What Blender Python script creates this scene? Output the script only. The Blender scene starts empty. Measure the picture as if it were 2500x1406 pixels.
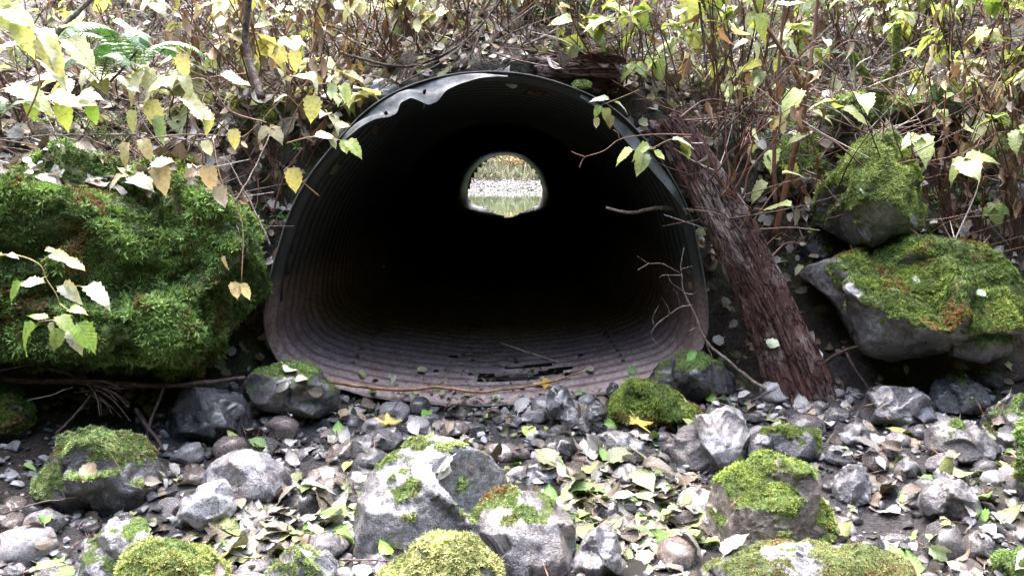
import bpy, bmesh, math, random
import numpy as np
from mathutils import Vector, Matrix
from mathutils.bvhtree import BVHTree

random.seed(7)
RNG = np.random.default_rng(11)
SC = bpy.context.scene
COL = SC.collection

# ------------------------------------------------------------------ camera, sky, sun, exposure
PITCH = math.radians(8.89)
CAM = np.array([0.0, 0.0, 1.3])
FPX = 2000.0
cam = bpy.data.cameras.new('camera')
cam.sensor_fit = 'HORIZONTAL'
cam.sensor_width = 36.0
cam.lens = 36.0 * FPX / 2500.0
cam.clip_start = 0.05
cam.clip_end = 500
camo = bpy.data.objects.new('camera', cam)
COL.objects.link(camo)
camo.location = CAM
camo.rotation_euler = (math.pi / 2 - PITCH, 0, 0)
SC.camera = camo

SUN_ELEV, SUN_AZ = math.radians(66), math.radians(-25)      # azimuth from +y towards +x
world = bpy.data.worlds.new('World')
SC.world = world
world.use_nodes = True
wn = world.node_tree
sky = wn.nodes.new('ShaderNodeTexSky')
sky.sky_type = 'NISHITA'
sky.sun_disc = False
sky.sun_elevation = SUN_ELEV
sky.sun_rotation = SUN_AZ
sky.dust_density = 5.0
sky.air_density = 1.0
wn.links.new(sky.outputs[0], wn.nodes['Background'].inputs[0])
wn.nodes['Background'].inputs[1].default_value = 0.15
sl = bpy.data.lights.new('sun', 'SUN')
sl.energy = 0.7
sl.angle = math.radians(100)
sl.color = (1.0, 0.97, 0.93)
so = bpy.data.objects.new('sun', sl)
COL.objects.link(so)
sd = Vector((math.cos(SUN_ELEV) * math.sin(SUN_AZ), math.cos(SUN_ELEV) * math.cos(SUN_AZ), math.sin(SUN_ELEV)))
so.rotation_euler = sd.to_track_quat('Z', 'Y').to_euler()
SC.view_settings.view_transform = 'Standard'
SC.view_settings.look = 'None'
SC.view_settings.gamma = 1.0
SC.view_settings.exposure = 3.68
SC.cycles.max_bounces = 6
SC.cycles.diffuse_bounces = 3
SC.cycles.glossy_bounces = 3
SC.cycles.transmission_bounces = 4
SC.cycles.transparent_max_bounces = 4
SC.cycles.caustics_reflective = False
SC.cycles.caustics_refractive = False

# ------------------------------------------------------------------ geometry helpers
_U = np.array([0, math.sin(PITCH), math.cos(PITCH)])
_Fw = np.array([0, math.cos(PITCH), -math.sin(PITCH)])
_R = np.array([1.0, 0, 0])


def ray(px, py):
    return _R * ((px - 1250) / FPX) + _U * ((703 - py) / FPX) + _Fw


def at(px, py, Y):
    d = ray(px, py)
    return CAM + d * (Y / d[1])


def _hash(ix, iy, iz, s):
    n = (ix * 374761393 + iy * 668265263 + iz * 1274126177 + s * 974634777) & 0xffffffff
    n = ((n ^ (n >> 13)) * 1274126177) & 0xffffffff
    return ((n ^ (n >> 16)) & 0xffff) / 32767.5 - 1.0


def vnoise(p, s=0):
    p = np.asarray(p, float)
    f = np.floor(p)
    i = f.astype(np.int64)
    t = p - f
    t = t * t * t * (t * (t * 6 - 15) + 10)
    x, y, z = i[..., 0], i[..., 1], i[..., 2]
    tx, ty, tz = t[..., 0], t[..., 1], t[..., 2]
    L = lambda a, b, w: a + (b - a) * w
    return L(L(L(_hash(x, y, z, s), _hash(x + 1, y, z, s), tx), L(_hash(x, y + 1, z, s), _hash(x + 1, y + 1, z, s), tx), ty),
             L(L(_hash(x, y, z + 1, s), _hash(x + 1, y, z + 1, s), tx), L(_hash(x, y + 1, z + 1, s), _hash(x + 1, y + 1, z + 1, s), tx), ty), tz)


def fbm(p, o=4, s=0, g=.5, ridged=False):
    r, a, f = 0, 1.0, 1.0
    for k in range(o):
        n = vnoise(np.asarray(p) * f + k * 17.3, s + k)
        if ridged:
            n = 1 - 2 * np.abs(n)
        r = r + a * n
        a *= g
        f *= 2.07
    return r


def smooth01(x, a, b):
    t = np.clip((x - a) / (b - a), 0, 1)
    return t * t * (3 - 2 * t)


def unit(v):
    v = np.asarray(v, float)
    return v / (np.linalg.norm(v, axis=-1, keepdims=True) + 1e-12)


class Geo:
    """Collects vertices, faces, vertex colours and uvs; build() links them as ONE mesh object."""

    def __init__(self):
        self.V, self.F, self.C, self.UV, self.n = [], [], [], [], 0

    def add(self, V, Fs, col=(.5, .5, .5), uv=None):
        V = np.asarray(V, float).reshape(-1, 3)
        for f in Fs:
            f = np.asarray(f, np.int64)
            if len(f):
                self.F.append(f + self.n)
        col = np.asarray(col, float)
        self.C.append(np.broadcast_to(col, (len(V), 3)) if col.ndim == 1 else col)
        self.UV.append(np.zeros((len(V), 2)) if uv is None else np.asarray(uv, float))
        self.V.append(V)
        self.n += len(V)

    def scatter(self, tpl, M, T, cols):
        """tpl=(V,Fs,uv,shade); M (n,3,3) columns are axes; T (n,3); cols (n,3)"""
        n = len(T)
        if n == 0:
            return
        tv, tf, tuv, tsh = tpl
        V = np.einsum('nij,vj->nvi', M, tv) + T[:, None, :]
        k = len(tv)
        off = (np.arange(n) * k)[:, None, None]
        Fs = [(f[None] + off).reshape(-1, f.shape[1]) for f in tf]
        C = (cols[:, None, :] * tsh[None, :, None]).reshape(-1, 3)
        UV = np.broadcast_to(tuv[None], (n, k, 2)).reshape(-1, 2)
        self.add(V.reshape(-1, 3), Fs, C, UV)

    def mesh(self, name, mat, smooth=True, extra=None):
        V = np.concatenate(self.V) if self.V else np.zeros((0, 3))
        me = bpy.data.meshes.new(name)
        me.vertices.add(len(V))
        me.vertices.foreach_set('co', V.astype(np.float32).ravel())
        nl = sum(f.size for f in self.F)
        npoly = sum(len(f) for f in self.F)
        loops = np.concatenate([f.ravel() for f in self.F]) if self.F else np.zeros(0, int)
        tot = np.concatenate([np.full(len(f), f.shape[1]) for f in self.F]) if self.F else np.zeros(0, int)
        start = np.concatenate([[0], np.cumsum(tot)[:-1]]) if npoly else np.zeros(0, int)
        me.loops.add(nl)
        me.loops.foreach_set('vertex_index', loops.astype(np.int32))
        me.polygons.add(npoly)
        me.polygons.foreach_set('loop_start', start.astype(np.int32))
        me.polygons.foreach_set('loop_total', tot.astype(np.int32))
        me.polygons.foreach_set('use_smooth', np.full(npoly, smooth))
        C = np.concatenate(self.C) if self.C else np.zeros((0, 3))
        a = me.attributes.new('Col', 'FLOAT_COLOR', 'POINT')
        a.data.foreach_set('color', np.concatenate([C, np.ones((len(C), 1))], 1).astype(np.float32).ravel())
        UV = np.concatenate(self.UV) if self.UV else np.zeros((0, 2))
        u = me.attributes.new('LeafUV', 'FLOAT2', 'POINT')
        u.data.foreach_set('vector', UV.astype(np.float32).ravel())
        if extra is not None:
            for nm, arr in extra.items():
                e = me.attributes.new(nm, 'FLOAT', 'POINT')
                e.data.foreach_set('value', np.asarray(arr, np.float32))
        me.materials.append(mat)
        me.update()
        me.validate()
        return me

    def build(self, name, mat, parent=None, smooth=True, extra=None):
        o = bpy.data.objects.new(name, self.mesh(name, mat, smooth, extra))
        COL.objects.link(o)
        if parent is not None:
            o.parent = parent
        return o


def tag(o, label=None, cat=None, group=None, kind=None):
    if label:
        o['label'] = label
    if cat:
        o['category'] = cat
    if group:
        o['group'] = group
    if kind:
        o['kind'] = kind
    return o


def empty(name, loc=(0, 0, 0)):
    o = bpy.data.objects.new(name, None)
    o.empty_display_size = .05
    COL.objects.link(o)
    o.location = loc
    return o


def recentre(o, loc):
    """Moves a mesh's own origin to loc without moving its vertices in the world."""
    o.data.transform(Matrix.Translation(-Vector(loc)))
    o.location = loc


def tube(P, r, sides=6, cap=True):
    """vertices and faces of a tapered tube along the points P"""
    P = np.asarray(P, float)
    n = len(P)
    r = np.broadcast_to(np.asarray(r, float), (n,))
    T = unit(np.gradient(P, axis=0))
    ref = np.array([0.13, .2, 1.0]) if abs(T[0][2]) < .8 else np.array([1.0, .1, .2])
    A = unit(np.cross(T, ref))
    B = np.cross(T, A)
    th = np.arange(sides) * 2 * math.pi / sides
    V = P[:, None, :] + r[:, None, None] * (np.cos(th)[None, :, None] * A[:, None, :] + np.sin(th)[None, :, None] * B[:, None, :])
    i, j = np.meshgrid(np.arange(n - 1), np.arange(sides), indexing='ij')
    j2 = (j + 1) % sides
    Q = np.stack([i * sides + j, i * sides + j2, (i + 1) * sides + j2, (i + 1) * sides + j], -1).reshape(-1, 4)
    Fs = [Q]
    if cap:
        Fs.append(np.array([list(range(sides))[::-1], [(n - 1) * sides + k for k in range(sides)]]))
    return V.reshape(-1, 3), Fs


def spline(pts, n):
    """Catmull-Rom through pts, n samples"""
    P = np.asarray(pts, float)
    if len(P) == 2:
        return P[0] + (P[1] - P[0]) * np.linspace(0, 1, n)[:, None]
    Q = np.concatenate([[2 * P[0] - P[1]], P, [2 * P[-1] - P[-2]]])
    u = np.linspace(0, len(P) - 1 - 1e-6, n)
    k = u.astype(int)
    t = (u - k)[:, None]
    a, b, c, d = Q[k], Q[k + 1], Q[k + 2], Q[k + 3]
    return .5 * (2 * b + (c - a) * t + (2 * a - 5 * b + 4 * c - d) * t ** 2 + (3 * b - a - 3 * c + d) * t ** 3)


# ------------------------------------------------------------------ materials
def newmat(name):
    m = bpy.data.materials.new(name)
    m.use_nodes = True
    nt = m.node_tree
    return m, nt, nt.nodes['Principled BSDF']


def nd(nt, typ, **kw):
    n = nt.nodes.new(typ)
    for k, v in kw.items():
        if k.startswith('i_'):
            n.inputs[k[2:].replace('_', ' ')].default_value = v
        else:
            setattr(n, k, v)
    return n


def noise_node(nt, scale, detail=6, rough=.6, vec=None, dist=0.0):
    n = nd(nt, 'ShaderNodeTexNoise')
    n.inputs['Scale'].default_value = scale
    n.inputs['Detail'].default_value = detail
    n.inputs['Roughness'].default_value = rough
    n.inputs['Distortion'].default_value = dist
    if vec is not None:
        nt.links.new(vec, n.inputs['Vector'])
    return n


def ramp(nt, fac, stops):
    r = nd(nt, 'ShaderNodeValToRGB')
    el = r.color_ramp.elements
    while len(el) < len(stops):
        el.new(.5)
    for e, (p, c) in zip(el, stops):
        e.position = p
        e.color = (*c, 1) if len(c) == 3 else c
    nt.links.new(fac, r.inputs[0])
    return r


def mix(nt, fac, a, b, typ='MIX'):
    n = nd(nt, 'ShaderNodeMix', data_type='RGBA', blend_type=typ)
    for sock, v in ((n.inputs[0], fac), (n.inputs[6], a), (n.inputs[7], b)):
        if hasattr(v, 'links') or hasattr(v, 'is_linked'):
            nt.links.new(v, sock)
        else:
            sock.default_value = (*v, 1) if isinstance(v, tuple) else v
    return n.outputs[2]


def math_node(nt, op, a, b=None):
    n = nd(nt, 'ShaderNodeMath', operation=op)
    for k, v in enumerate((a, b)):
        if v is None:
            continue
        if hasattr(v, 'is_linked'):
            nt.links.new(v, n.inputs[k])
        else:
            n.inputs[k].default_value = v
    return n.outputs[0]


def bump(nt, bsdf, h, strength=.5, dist=.01, prev=None):
    b = nd(nt, 'ShaderNodeBump')
    b.inputs['Strength'].default_value = strength
    b.inputs['Distance'].default_value = dist
    nt.links.new(h, b.inputs['Height'])
    if prev is not None:
        nt.links.new(prev, b.inputs['Normal'])
    nt.links.new(b.outputs[0], bsdf.inputs['Normal'])
    return b.outputs[0]


def mat_rock(name, c0, c1, c2, rough=(.28, .62), scale=1.0, spec=.5):
    """wet stream stone: mottled grey, pale veins, a thin film of moss where the attribute Moss says so"""
    m, nt, b = newmat(name)
    tc = nd(nt, 'ShaderNodeTexCoord')
    oi = nd(nt, 'ShaderNodeObjectInfo')
    add = nd(nt, 'ShaderNodeVectorMath', operation='ADD')
    nt.links.new(tc.outputs['Object'], add.inputs[0])
    sc_ = nd(nt, 'ShaderNodeVectorMath', operation='SCALE')
    cmb = nd(nt, 'ShaderNodeCombineXYZ')
    nt.links.new(oi.outputs['Random'], cmb.inputs[0])
    nt.links.new(oi.outputs['Random'], cmb.inputs[1])
    nt.links.new(cmb.outputs[0], sc_.inputs[0])
    sc_.inputs['Scale'].default_value = 37.0
    nt.links.new(sc_.outputs[0], add.inputs[1])
    v = add.outputs[0]
    n1 = noise_node(nt, 5 * scale, 8, .62, v, .4)
    n2 = noise_node(nt, 38 * scale, 6, .7, v)
    n3 = noise_node(nt, 150 * scale, 3, .6, v)
    base = ramp(nt, n1.outputs[0], [(.30, c0), (.5, c1), (.68, c2)]).outputs[0]
    sp = ramp(nt, n2.outputs[0], [(.36, (.38, .37, .37)), (.52, (1, 1, 1)), (.70, (1.55, 1.55, 1.6))]).outputs[0]
    base = mix(nt, .9, base, sp, 'MULTIPLY')
    gsp = ramp(nt, n3.outputs[0], [(.36, (.5, .5, .5)), (.5, (1, 1, 1)), (.66, (1.4, 1.4, 1.4))]).outputs[0]
    base = mix(nt, .7, base, gsp, 'MULTIPLY')
    n4 = noise_node(nt, 2.6 * scale, 5, .6, v, 1.2)
    st = ramp(nt, n4.outputs[0], [(.50, (0, 0, 0)), (.66, (1, 1, 1))]).outputs[0]
    base = mix(nt, math_node(nt, 'MULTIPLY', st, .55), base, mix(nt, 1.0, base, (1.0, .78, .58), 'MULTIPLY'))
    n5 = noise_node(nt, 7 * scale, 3, .5, v, 2.5)
    vn = ramp(nt, math_node(nt, 'ABSOLUTE', math_node(nt, 'SUBTRACT', n5.outputs[0], .5)), [(.0, (1, 1, 1)), (.018, (0, 0, 0))]).outputs[0]
    base = mix(nt, math_node(nt, 'MULTIPLY', vn, .5), base, (.03, .03, .03))
    lich = ramp(nt, n3.outputs[0], [(.62, (0, 0, 0)), (.70, (1, 1, 1))]).outputs[0]
    lf = math_node(nt, 'MULTIPLY', lich, .25)
    base = mix(nt, lf, base, (.42, .43, .42))
    rnd = nd(nt, 'ShaderNodeMapRange')
    nt.links.new(oi.outputs['Random'], rnd.inputs[0])
    rnd.inputs[3].default_value = .72
    rnd.inputs[4].default_value = 1.3
    cm = nd(nt, 'ShaderNodeVectorMath', operation='SCALE')
    nt.links.new(base, cm.inputs[0])
    nt.links.new(rnd.outputs[0], cm.inputs['Scale'])
    at_ = nd(nt, 'ShaderNodeAttribute', attribute_name='Moss')
    mg = ramp(nt, n2.outputs[0], [(.3, (.035, .055, .012)), (.7, (.10, .14, .03))]).outputs[0]
    mf = ramp(nt, at_.outputs['Fac'], [(.3, (0, 0, 0)), (.62, (1, 1, 1))]).outputs[0]
    col = mix(nt, mf, cm.outputs[0], mg)
    nt.links.new(col, b.inputs['Base Color'])
    r = ramp(nt, n1.outputs[0], [(.3, (rough[0],) * 3), (.7, (rough[1],) * 3)]).outputs[0]
    r = mix(nt, mf, r, (.85, .85, .85))
    nt.links.new(r, b.inputs['Roughness'])
    b.inputs['Specular IOR Level'].default_value = spec
    b.inputs['Coat Roughness'].default_value = .16
    nt.links.new(math_node(nt, 'MULTIPLY', math_node(nt, 'SUBTRACT', 1.0, mf), .55), b.inputs['Coat Weight'])
    p = bump(nt, b, n2.outputs[0], .75, .014 / scale)
    p = bump(nt, b, n3.outputs[0], .55, .005 / scale, p)
    bump(nt, b, math_node(nt, 'SUBTRACT', 1.0, vn), .5, .006 / scale, p)
    return m


def mat_leafy(name, rough=.4, transl=.3, veins=True, spec=.5, tint=(1.0, 1.0, .55)):
    m, nt, b = newmat(name)
    at_ = nd(nt, 'ShaderNodeAttribute', attribute_name='Col')
    geo = nd(nt, 'ShaderNodeNewGeometry')
    n = noise_node(nt, 70, 4, .6, geo.outputs['Position'])
    sp = ramp(nt, n.outputs[0], [(.32, (.62, .55, .45)), (.5, (1, 1, 1)), (.7, (1.2, 1.2, 1.15))]).outputs[0]
    col = mix(nt, .8, at_.outputs['Color'], sp, 'MULTIPLY')
    if veins:
        uv = nd(nt, 'ShaderNodeAttribute', attribute_name='LeafUV')
        sx = nd(nt, 'ShaderNodeSeparateXYZ')
        nt.links.new(uv.outputs['Vector'], sx.inputs[0])
        au = math_node(nt, 'ABSOLUTE', sx.outputs[0])
        ph = math_node(nt, 'SUBTRACT', sx.outputs[1], math_node(nt, 'MULTIPLY', au, .32))
        w = math_node(nt, 'SINE', math_node(nt, 'MULTIPLY', ph, 52.0))
        side = ramp(nt, w, [(.72, (0, 0, 0)), (.98, (1, 1, 1))]).outputs[0]
        mid = ramp(nt, au, [(.02, (1, 1, 1)), (.09, (0, 0, 0))]).outputs[0]
        vv = math_node(nt, 'MAXIMUM', side, mid)
        col = mix(nt, math_node(nt, 'MULTIPLY', vv, .35), col, mix(nt, .5, col, (.55, .55, .40)))
        h = math_node(nt, 'SUBTRACT', 1.0, vv)
        bump(nt, b, h, .5, .004)
    nt.links.new(col, b.inputs['Base Color'])
    b.inputs['Roughness'].default_value = rough
    b.inputs['Specular IOR Level'].default_value = spec
    if transl > 0:
        tr = nd(nt, 'ShaderNodeBsdfTranslucent')
        nt.links.new(mix(nt, 1.0, col, tint, 'MULTIPLY'), tr.inputs[0])
        ms = nd(nt, 'ShaderNodeMixShader')
        ms.inputs[0].default_value = transl
        nt.links.new(b.outputs[0], ms.inputs[1])
        nt.links.new(tr.outputs[0], ms.inputs[2])
        nt.links.new(ms.outputs[0], nt.nodes['Material Output'].inputs[0])
    return m


def mat_wood(name, c0, c1, c2, stretch=(30, 30, 2.5), rough=.7, spec=.3, bstr=.8, coord='Object'):
    m, nt, b = newmat(name)
    tc = nd(nt, 'ShaderNodeTexCoord')
    mp = nd(nt, 'ShaderNodeMapping')
    mp.inputs['Scale'].default_value = stretch
    nt.links.new(tc.outputs[coord], mp.inputs[0])
    n = noise_node(nt, 1.0, 8, .65, mp.outputs[0], .6)
    n2 = noise_node(nt, 5, 5, .6, tc.outputs[coord])
    f = math_node(nt, 'ADD', math_node(nt, 'MULTIPLY', n.outputs[0], .75), math_node(nt, 'MULTIPLY', n2.outputs[0], .3))
    col = ramp(nt, f, [(.36, c0), (.52, c1), (.68, c2)]).outputs[0]
    nt.links.new(col, b.inputs['Base Color'])
    b.inputs['Roughness'].default_value = rough
    b.inputs['Specular IOR Level'].default_value = spec
    bump(nt, b, n.outputs[0], bstr, .02)
    return m


M = {}
M['rock'] = mat_rock('wet_grey_stone', (.055, .055, .062), (.135, .135, .15), (.27, .27, .295), (.2, .5))
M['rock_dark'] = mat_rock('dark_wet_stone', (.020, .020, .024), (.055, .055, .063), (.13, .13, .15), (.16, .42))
M['rock_pale'] = mat_rock('pale_stone', (.11, .11, .125), (.22, .22, .245), (.38, .38, .415), (.22, .5))
M['rock_brown'] = mat_rock('brownish_stone', (.06, .047, .042), (.135, .112, .108), (.26, .23, .23), (.2, .45))
M['cobble'] = mat_rock('wet_cobble', (.05, .05, .058), (.13, .126, .14), (.28, .27, .295), (.13, .4), 2.2)
M['cobble_dark'] = mat_rock('dark_cobble', (.02, .02, .025), (.055, .053, .06), (.14, .14, .16), (.10, .35), 2.2)
M['cobble_pale'] = mat_rock('pale_cobble', (.16, .16, .175), (.29, .285, .305), (.46, .46, .49), (.2, .45), 2.2)
M['cobble_brown'] = mat_rock('brown_cobble', (.055, .042, .038), (.14, .115, .11), (.25, .215, .21), (.10, .36), 2.2)
M['moss'] = mat_leafy('moss_fronds', .75, .25, False, .25)
M['leaf'] = mat_leafy('live_leaf', .36, .32)
M['litter'] = mat_leafy('fallen_leaf', .42, .10, True, .4, (1.0, .95, .8))
M['withered'] = mat_leafy('withered_leaf', .55, .25, True, .4, (1.0, .92, .75))
M['fern'] = mat_leafy('fern_frond', .45, .2, False)
M['stem'] = mat_leafy('shrub_stem', .55, 0.0, False, .4)


def mat_soil():
    m, nt, b = newmat('dark_soil')
    geo = nd(nt, 'ShaderNodeNewGeometry')
    n = noise_node(nt, 9, 8, .65, geo.outputs['Position'])
    n2 = noise_node(nt, 60, 6, .7, geo.outputs['Position'])
    col = ramp(nt, n2.outputs[0], [(.3, (.008, .006, .005)), (.5, (.028, .020, .017)), (.72, (.085, .066, .056))]).outputs[0]
    gr = ramp(nt, n2.outputs[0], [(.3, (.02, .03, .008)), (.7, (.07, .10, .025))]).outputs[0]
    mf = ramp(nt, n.outputs[0], [(.52, (0, 0, 0)), (.62, (1, 1, 1))]).outputs[0]
    at_ = nd(nt, 'ShaderNodeAttribute', attribute_name='Moss')
    col = mix(nt, math_node(nt, 'MULTIPLY', mf, at_.outputs['Fac']), col, gr)
    bed = ramp(nt, n2.outputs[0], [(.3, (.012, .012, .014)), (.5, (.035, .034, .038)), (.72, (.10, .098, .105))]).outputs[0]
    col = mix(nt, at_.outputs['Fac'], bed, col)
    nt.links.new(col, b.inputs['Base Color'])
    b.inputs['Roughness'].default_value = .55
    b.inputs['Specular IOR Level'].default_value = .4
    bump(nt, b, n2.outputs[0], .9, .03)
    return m


M['soil'] = mat_soil()


def mat_pipe():
    m, nt, b = newmat('corrugated_steel')
    tc = nd(nt, 'ShaderNodeTexCoord')
    sx = nd(nt, 'ShaderNodeSeparateXYZ')
    nt.links.new(tc.outputs['Object'], sx.inputs[0])
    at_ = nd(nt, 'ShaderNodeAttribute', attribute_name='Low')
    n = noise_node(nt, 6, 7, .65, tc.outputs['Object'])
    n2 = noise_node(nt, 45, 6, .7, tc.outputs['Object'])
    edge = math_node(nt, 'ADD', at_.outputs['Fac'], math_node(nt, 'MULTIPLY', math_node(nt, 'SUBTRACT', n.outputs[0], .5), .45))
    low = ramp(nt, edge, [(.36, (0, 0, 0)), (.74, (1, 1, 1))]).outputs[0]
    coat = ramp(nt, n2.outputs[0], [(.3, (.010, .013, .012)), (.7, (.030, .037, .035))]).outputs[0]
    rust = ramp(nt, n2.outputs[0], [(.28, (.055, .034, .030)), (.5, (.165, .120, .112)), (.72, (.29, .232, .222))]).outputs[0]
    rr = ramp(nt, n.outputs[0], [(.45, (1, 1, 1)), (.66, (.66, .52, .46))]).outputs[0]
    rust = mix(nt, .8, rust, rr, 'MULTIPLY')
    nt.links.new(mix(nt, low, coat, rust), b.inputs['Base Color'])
    nt.links.new(mix(nt, low, (.36, .36, .36), (.48, .48, .48)), b.inputs['Roughness'])
    b.inputs['Metallic'].default_value = .15
    bump(nt, b, n2.outputs[0], .35, .006)
    return m


M['pipe'] = mat_pipe()


def mat_galv(name, c0, c1, met):
    m, nt, b = newmat(name)
    geo = nd(nt, 'ShaderNodeNewGeometry')
    n = noise_node(nt, 16, 6, .6, geo.outputs['Position'])
    n2 = noise_node(nt, 90, 4, .6, geo.outputs['Position'])
    col = ramp(nt, n.outputs[0], [(.3, c0), (.6, c1)]).outputs[0]
    nt.links.new(col, b.inputs['Base Color'])
    b.inputs['Metallic'].default_value = met
    b.inputs['Roughness'].default_value = .6
    b.inputs['Specular IOR Level'].default_value = .3
    bump(nt, b, n2.outputs[0], .5, .006)
    return m


M['galv'] = mat_galv('bare_galvanised_lip', (.04, .043, .046), (.17, .178, .19), .1)
M['dull'] = mat_galv('dull_weathered_steel', (.05, .054, .053), (.125, .13, .128), .1)
def mat_bark(name):
    m, nt, b = newmat(name)
    tc = nd(nt, 'ShaderNodeTexCoord')
    mp = nd(nt, 'ShaderNodeMapping')
    mp.inputs['Scale'].default_value = (1, 1, .36)
    nt.links.new(tc.outputs['Object'], mp.inputs[0])
    dn = noise_node(nt, 14, 4, .6, mp.outputs[0])
    va = nd(nt, 'ShaderNodeVectorMath', operation='SCALE')
    va.inputs['Scale'].default_value = .13
    nt.links.new(dn.outputs['Color'], va.inputs[0])
    ad = nd(nt, 'ShaderNodeVectorMath', operation='ADD')
    nt.links.new(mp.outputs[0], ad.inputs[0])
    nt.links.new(va.outputs[0], ad.inputs[1])
    vo = nd(nt, 'ShaderNodeTexVoronoi', feature='DISTANCE_TO_EDGE')
    vo.inputs['Scale'].default_value = 22
    nt.links.new(ad.outputs[0], vo.inputs['Vector'])
    vc = nd(nt, 'ShaderNodeTexVoronoi', feature='F1')
    vc.inputs['Scale'].default_value = 22
    nt.links.new(ad.outputs[0], vc.inputs['Vector'])
    n2 = noise_node(nt, 75, 8, .8, mp.outputs[0], .2)
    n3 = noise_node(nt, 4.5, 5, .6, tc.outputs['Object'])
    plate = ramp(nt, n2.outputs[0], [(.32, (.020, .009, .009)), (.5, (.085, .040, .036)), (.68, (.22, .135, .125))]).outputs[0]
    plate = mix(nt, .45, plate, mix(nt, vc.outputs['Color'], (.03, .014, .015), (.15, .08, .075)))
    pale = ramp(nt, n3.outputs[0], [(.52, (0, 0, 0)), (.66, (1, 1, 1))]).outputs[0]
    wood = ramp(nt, n2.outputs[0], [(.35, (.08, .06, .055)), (.6, (.40, .33, .31))]).outputs[0]
    col = mix(nt, math_node(nt, 'MULTIPLY', pale, .7), plate, wood)
    crack = ramp(nt, vo.outputs['Distance'], [(.0, (.06, .05, .05)), (.07, (1, 1, 1))]).outputs[0]
    nt.links.new(mix(nt, .9, col, crack, 'MULTIPLY'), b.inputs['Base Color'])
    b.inputs['Roughness'].default_value = .7
    b.inputs['Specular IOR Level'].default_value = .18
    p = bump(nt, b, crack, .9, .012)
    bump(nt, b, n2.outputs[0], .8, .012, p)
    return m


M['log'] = mat_bark('rotten_bark')
M['log_plain'] = mat_wood('rotten_log_wood', (.012, .006, .006), (.085, .046, .042), (.27, .20, .19), (26, 26, 7.0), .5, .4, 1.0)
M['log_dark'] = mat_wood('dark_rotten_wood', (.016, .011, .012), (.085, .062, .066), (.32, .27, .29), (3.0, 40, 40), .65, .3, 1.0)
M['twig'] = mat_wood('dry_twig', (.05, .035, .03), (.15, .115, .10), (.30, .25, .22), (40, 40, 40), .6)
M['twig_dark'] = mat_wood('dark_twig', (.015, .009, .008), (.06, .038, .035), (.15, .11, .10), (40, 40, 40), .5)
M['peeled'] = mat_wood('peeled_branch', (.035, .018, .012), (.26, .135, .065), (.40, .25, .15), (16, 16, 16), .45)


def mat_water(name, col, rough, bscale, bstr):
    m, nt, b = newmat(name)
    b.inputs['Base Color'].default_value = (*col, 1)
    b.inputs['Roughness'].default_value = rough
    b.inputs['IOR'].default_value = 1.33
    b.inputs['Specular IOR Level'].default_value = .5
    geo = nd(nt, 'ShaderNodeNewGeometry')
    n = noise_node(nt, bscale, 4, .5, geo.outputs['Position'])
    bump(nt, b, n.outputs[0], bstr, .01)
    return m


M['water'] = mat_water('shallow_stream_water', (.028, .026, .026), .04, 7, .22)
M['pond'] = mat_water('pond_water', (.05, .075, .04), .03, 1.5, .12)


def mat_simple(name, col, rough=.7):
    m, nt, b = newmat(name)
    geo = nd(nt, 'ShaderNodeNewGeometry')
    n = noise_node(nt, 25, 6, .65, geo.outputs['Position'])
    c = ramp(nt, n.outputs[0], [(.3, tuple(x * .55 for x in col)), (.7, tuple(min(1, x * 1.4) for x in col))]).outputs[0]
    nt.links.new(c, b.inputs['Base Color'])
    b.inputs['Roughness'].default_value = rough
    bump(nt, b, n.outputs[0], .5, .02)
    return m


M['bolt'] = mat_simple('rusty_bolt', (.08, .045, .04), .5)
M['gravel'] = mat_leafy('gravel_pebbles', .42, 0.0, False, .35)
M['far_gravel'] = mat_simple('far_gravel', (.45, .44, .44), .8)

# ------------------------------------------------------------------ the ground sheet (stream bed, banks, road embankment, pond bed)
KX = np.array([-14, -5, -3, -2.2, -1.6, -1.25, -.75, -.13, .5, 1.0, 1.25, 1.5, 2.0, 3.0, 5.0, 14])
TY = np.array([2.2, 3.3, 3.75, 3.95, 4.25, 4.45, 4.46, 4.47, 4.46, 4.45, 4.40, 4.25, 4.15, 4.0, 3.3, 1.5])
TZ = np.array([2.4, .75, .25, .12, .06, .03, -.06, -.09, -.06, .03, .06, .06, .08, .18, .8, 2.8])
CY = np.array([4.5, 4.8, 4.85, 4.8, 4.75, 4.66, 4.62, 4.60, 4.62, 4.66, 4.8, 4.95, 5.05, 5.05, 4.8, 4.0])
CZ = np.array([4.2, 2.2, 1.55, 1.35, 1.40, 1.45, 1.68, 1.84, 1.72, 1.45, 1.38, 1.36, 1.36, 1.55, 2.2, 5.0])


def lerp_keys(x, K):
    # smoothed interpolation of the key columns
    a = np.interp(x, KX, K)
    return (np.interp(x - .12, KX, K) + a + np.interp(x + .12, KX, K)) / 3


PIPE_F = at(1190, 980, 4.36)
PIPE_B = at(1233, 513, 26.3)
_half = [(0, 0), (.5, .028), (.92, .115), (1.10, .215), (1.18, .365), (1.2, .545)]
_half += [(1.2 * math.cos(a), .545 + 1.2 * math.sin(a)) for a in np.linspace(0, math.pi / 2, 14)[1:]]
_prof = _half + [(-x, z) for x, z in _half[::-1][1:-1]]
_prof = np.array(_prof)
# the plates have settled: both flanks lean in a little, the left one more
_sq = np.interp(_prof[:, 1], [0, .35, .6, .8, 1.15, 1.4, 1.6, 1.745], [0, .0, .055, .088, .09, .09, .03, 0])
_prof[:, 0] -= np.sign(_prof[:, 0]) * np.where(_prof[:, 0] < 0, _sq, _sq * .45)


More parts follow.
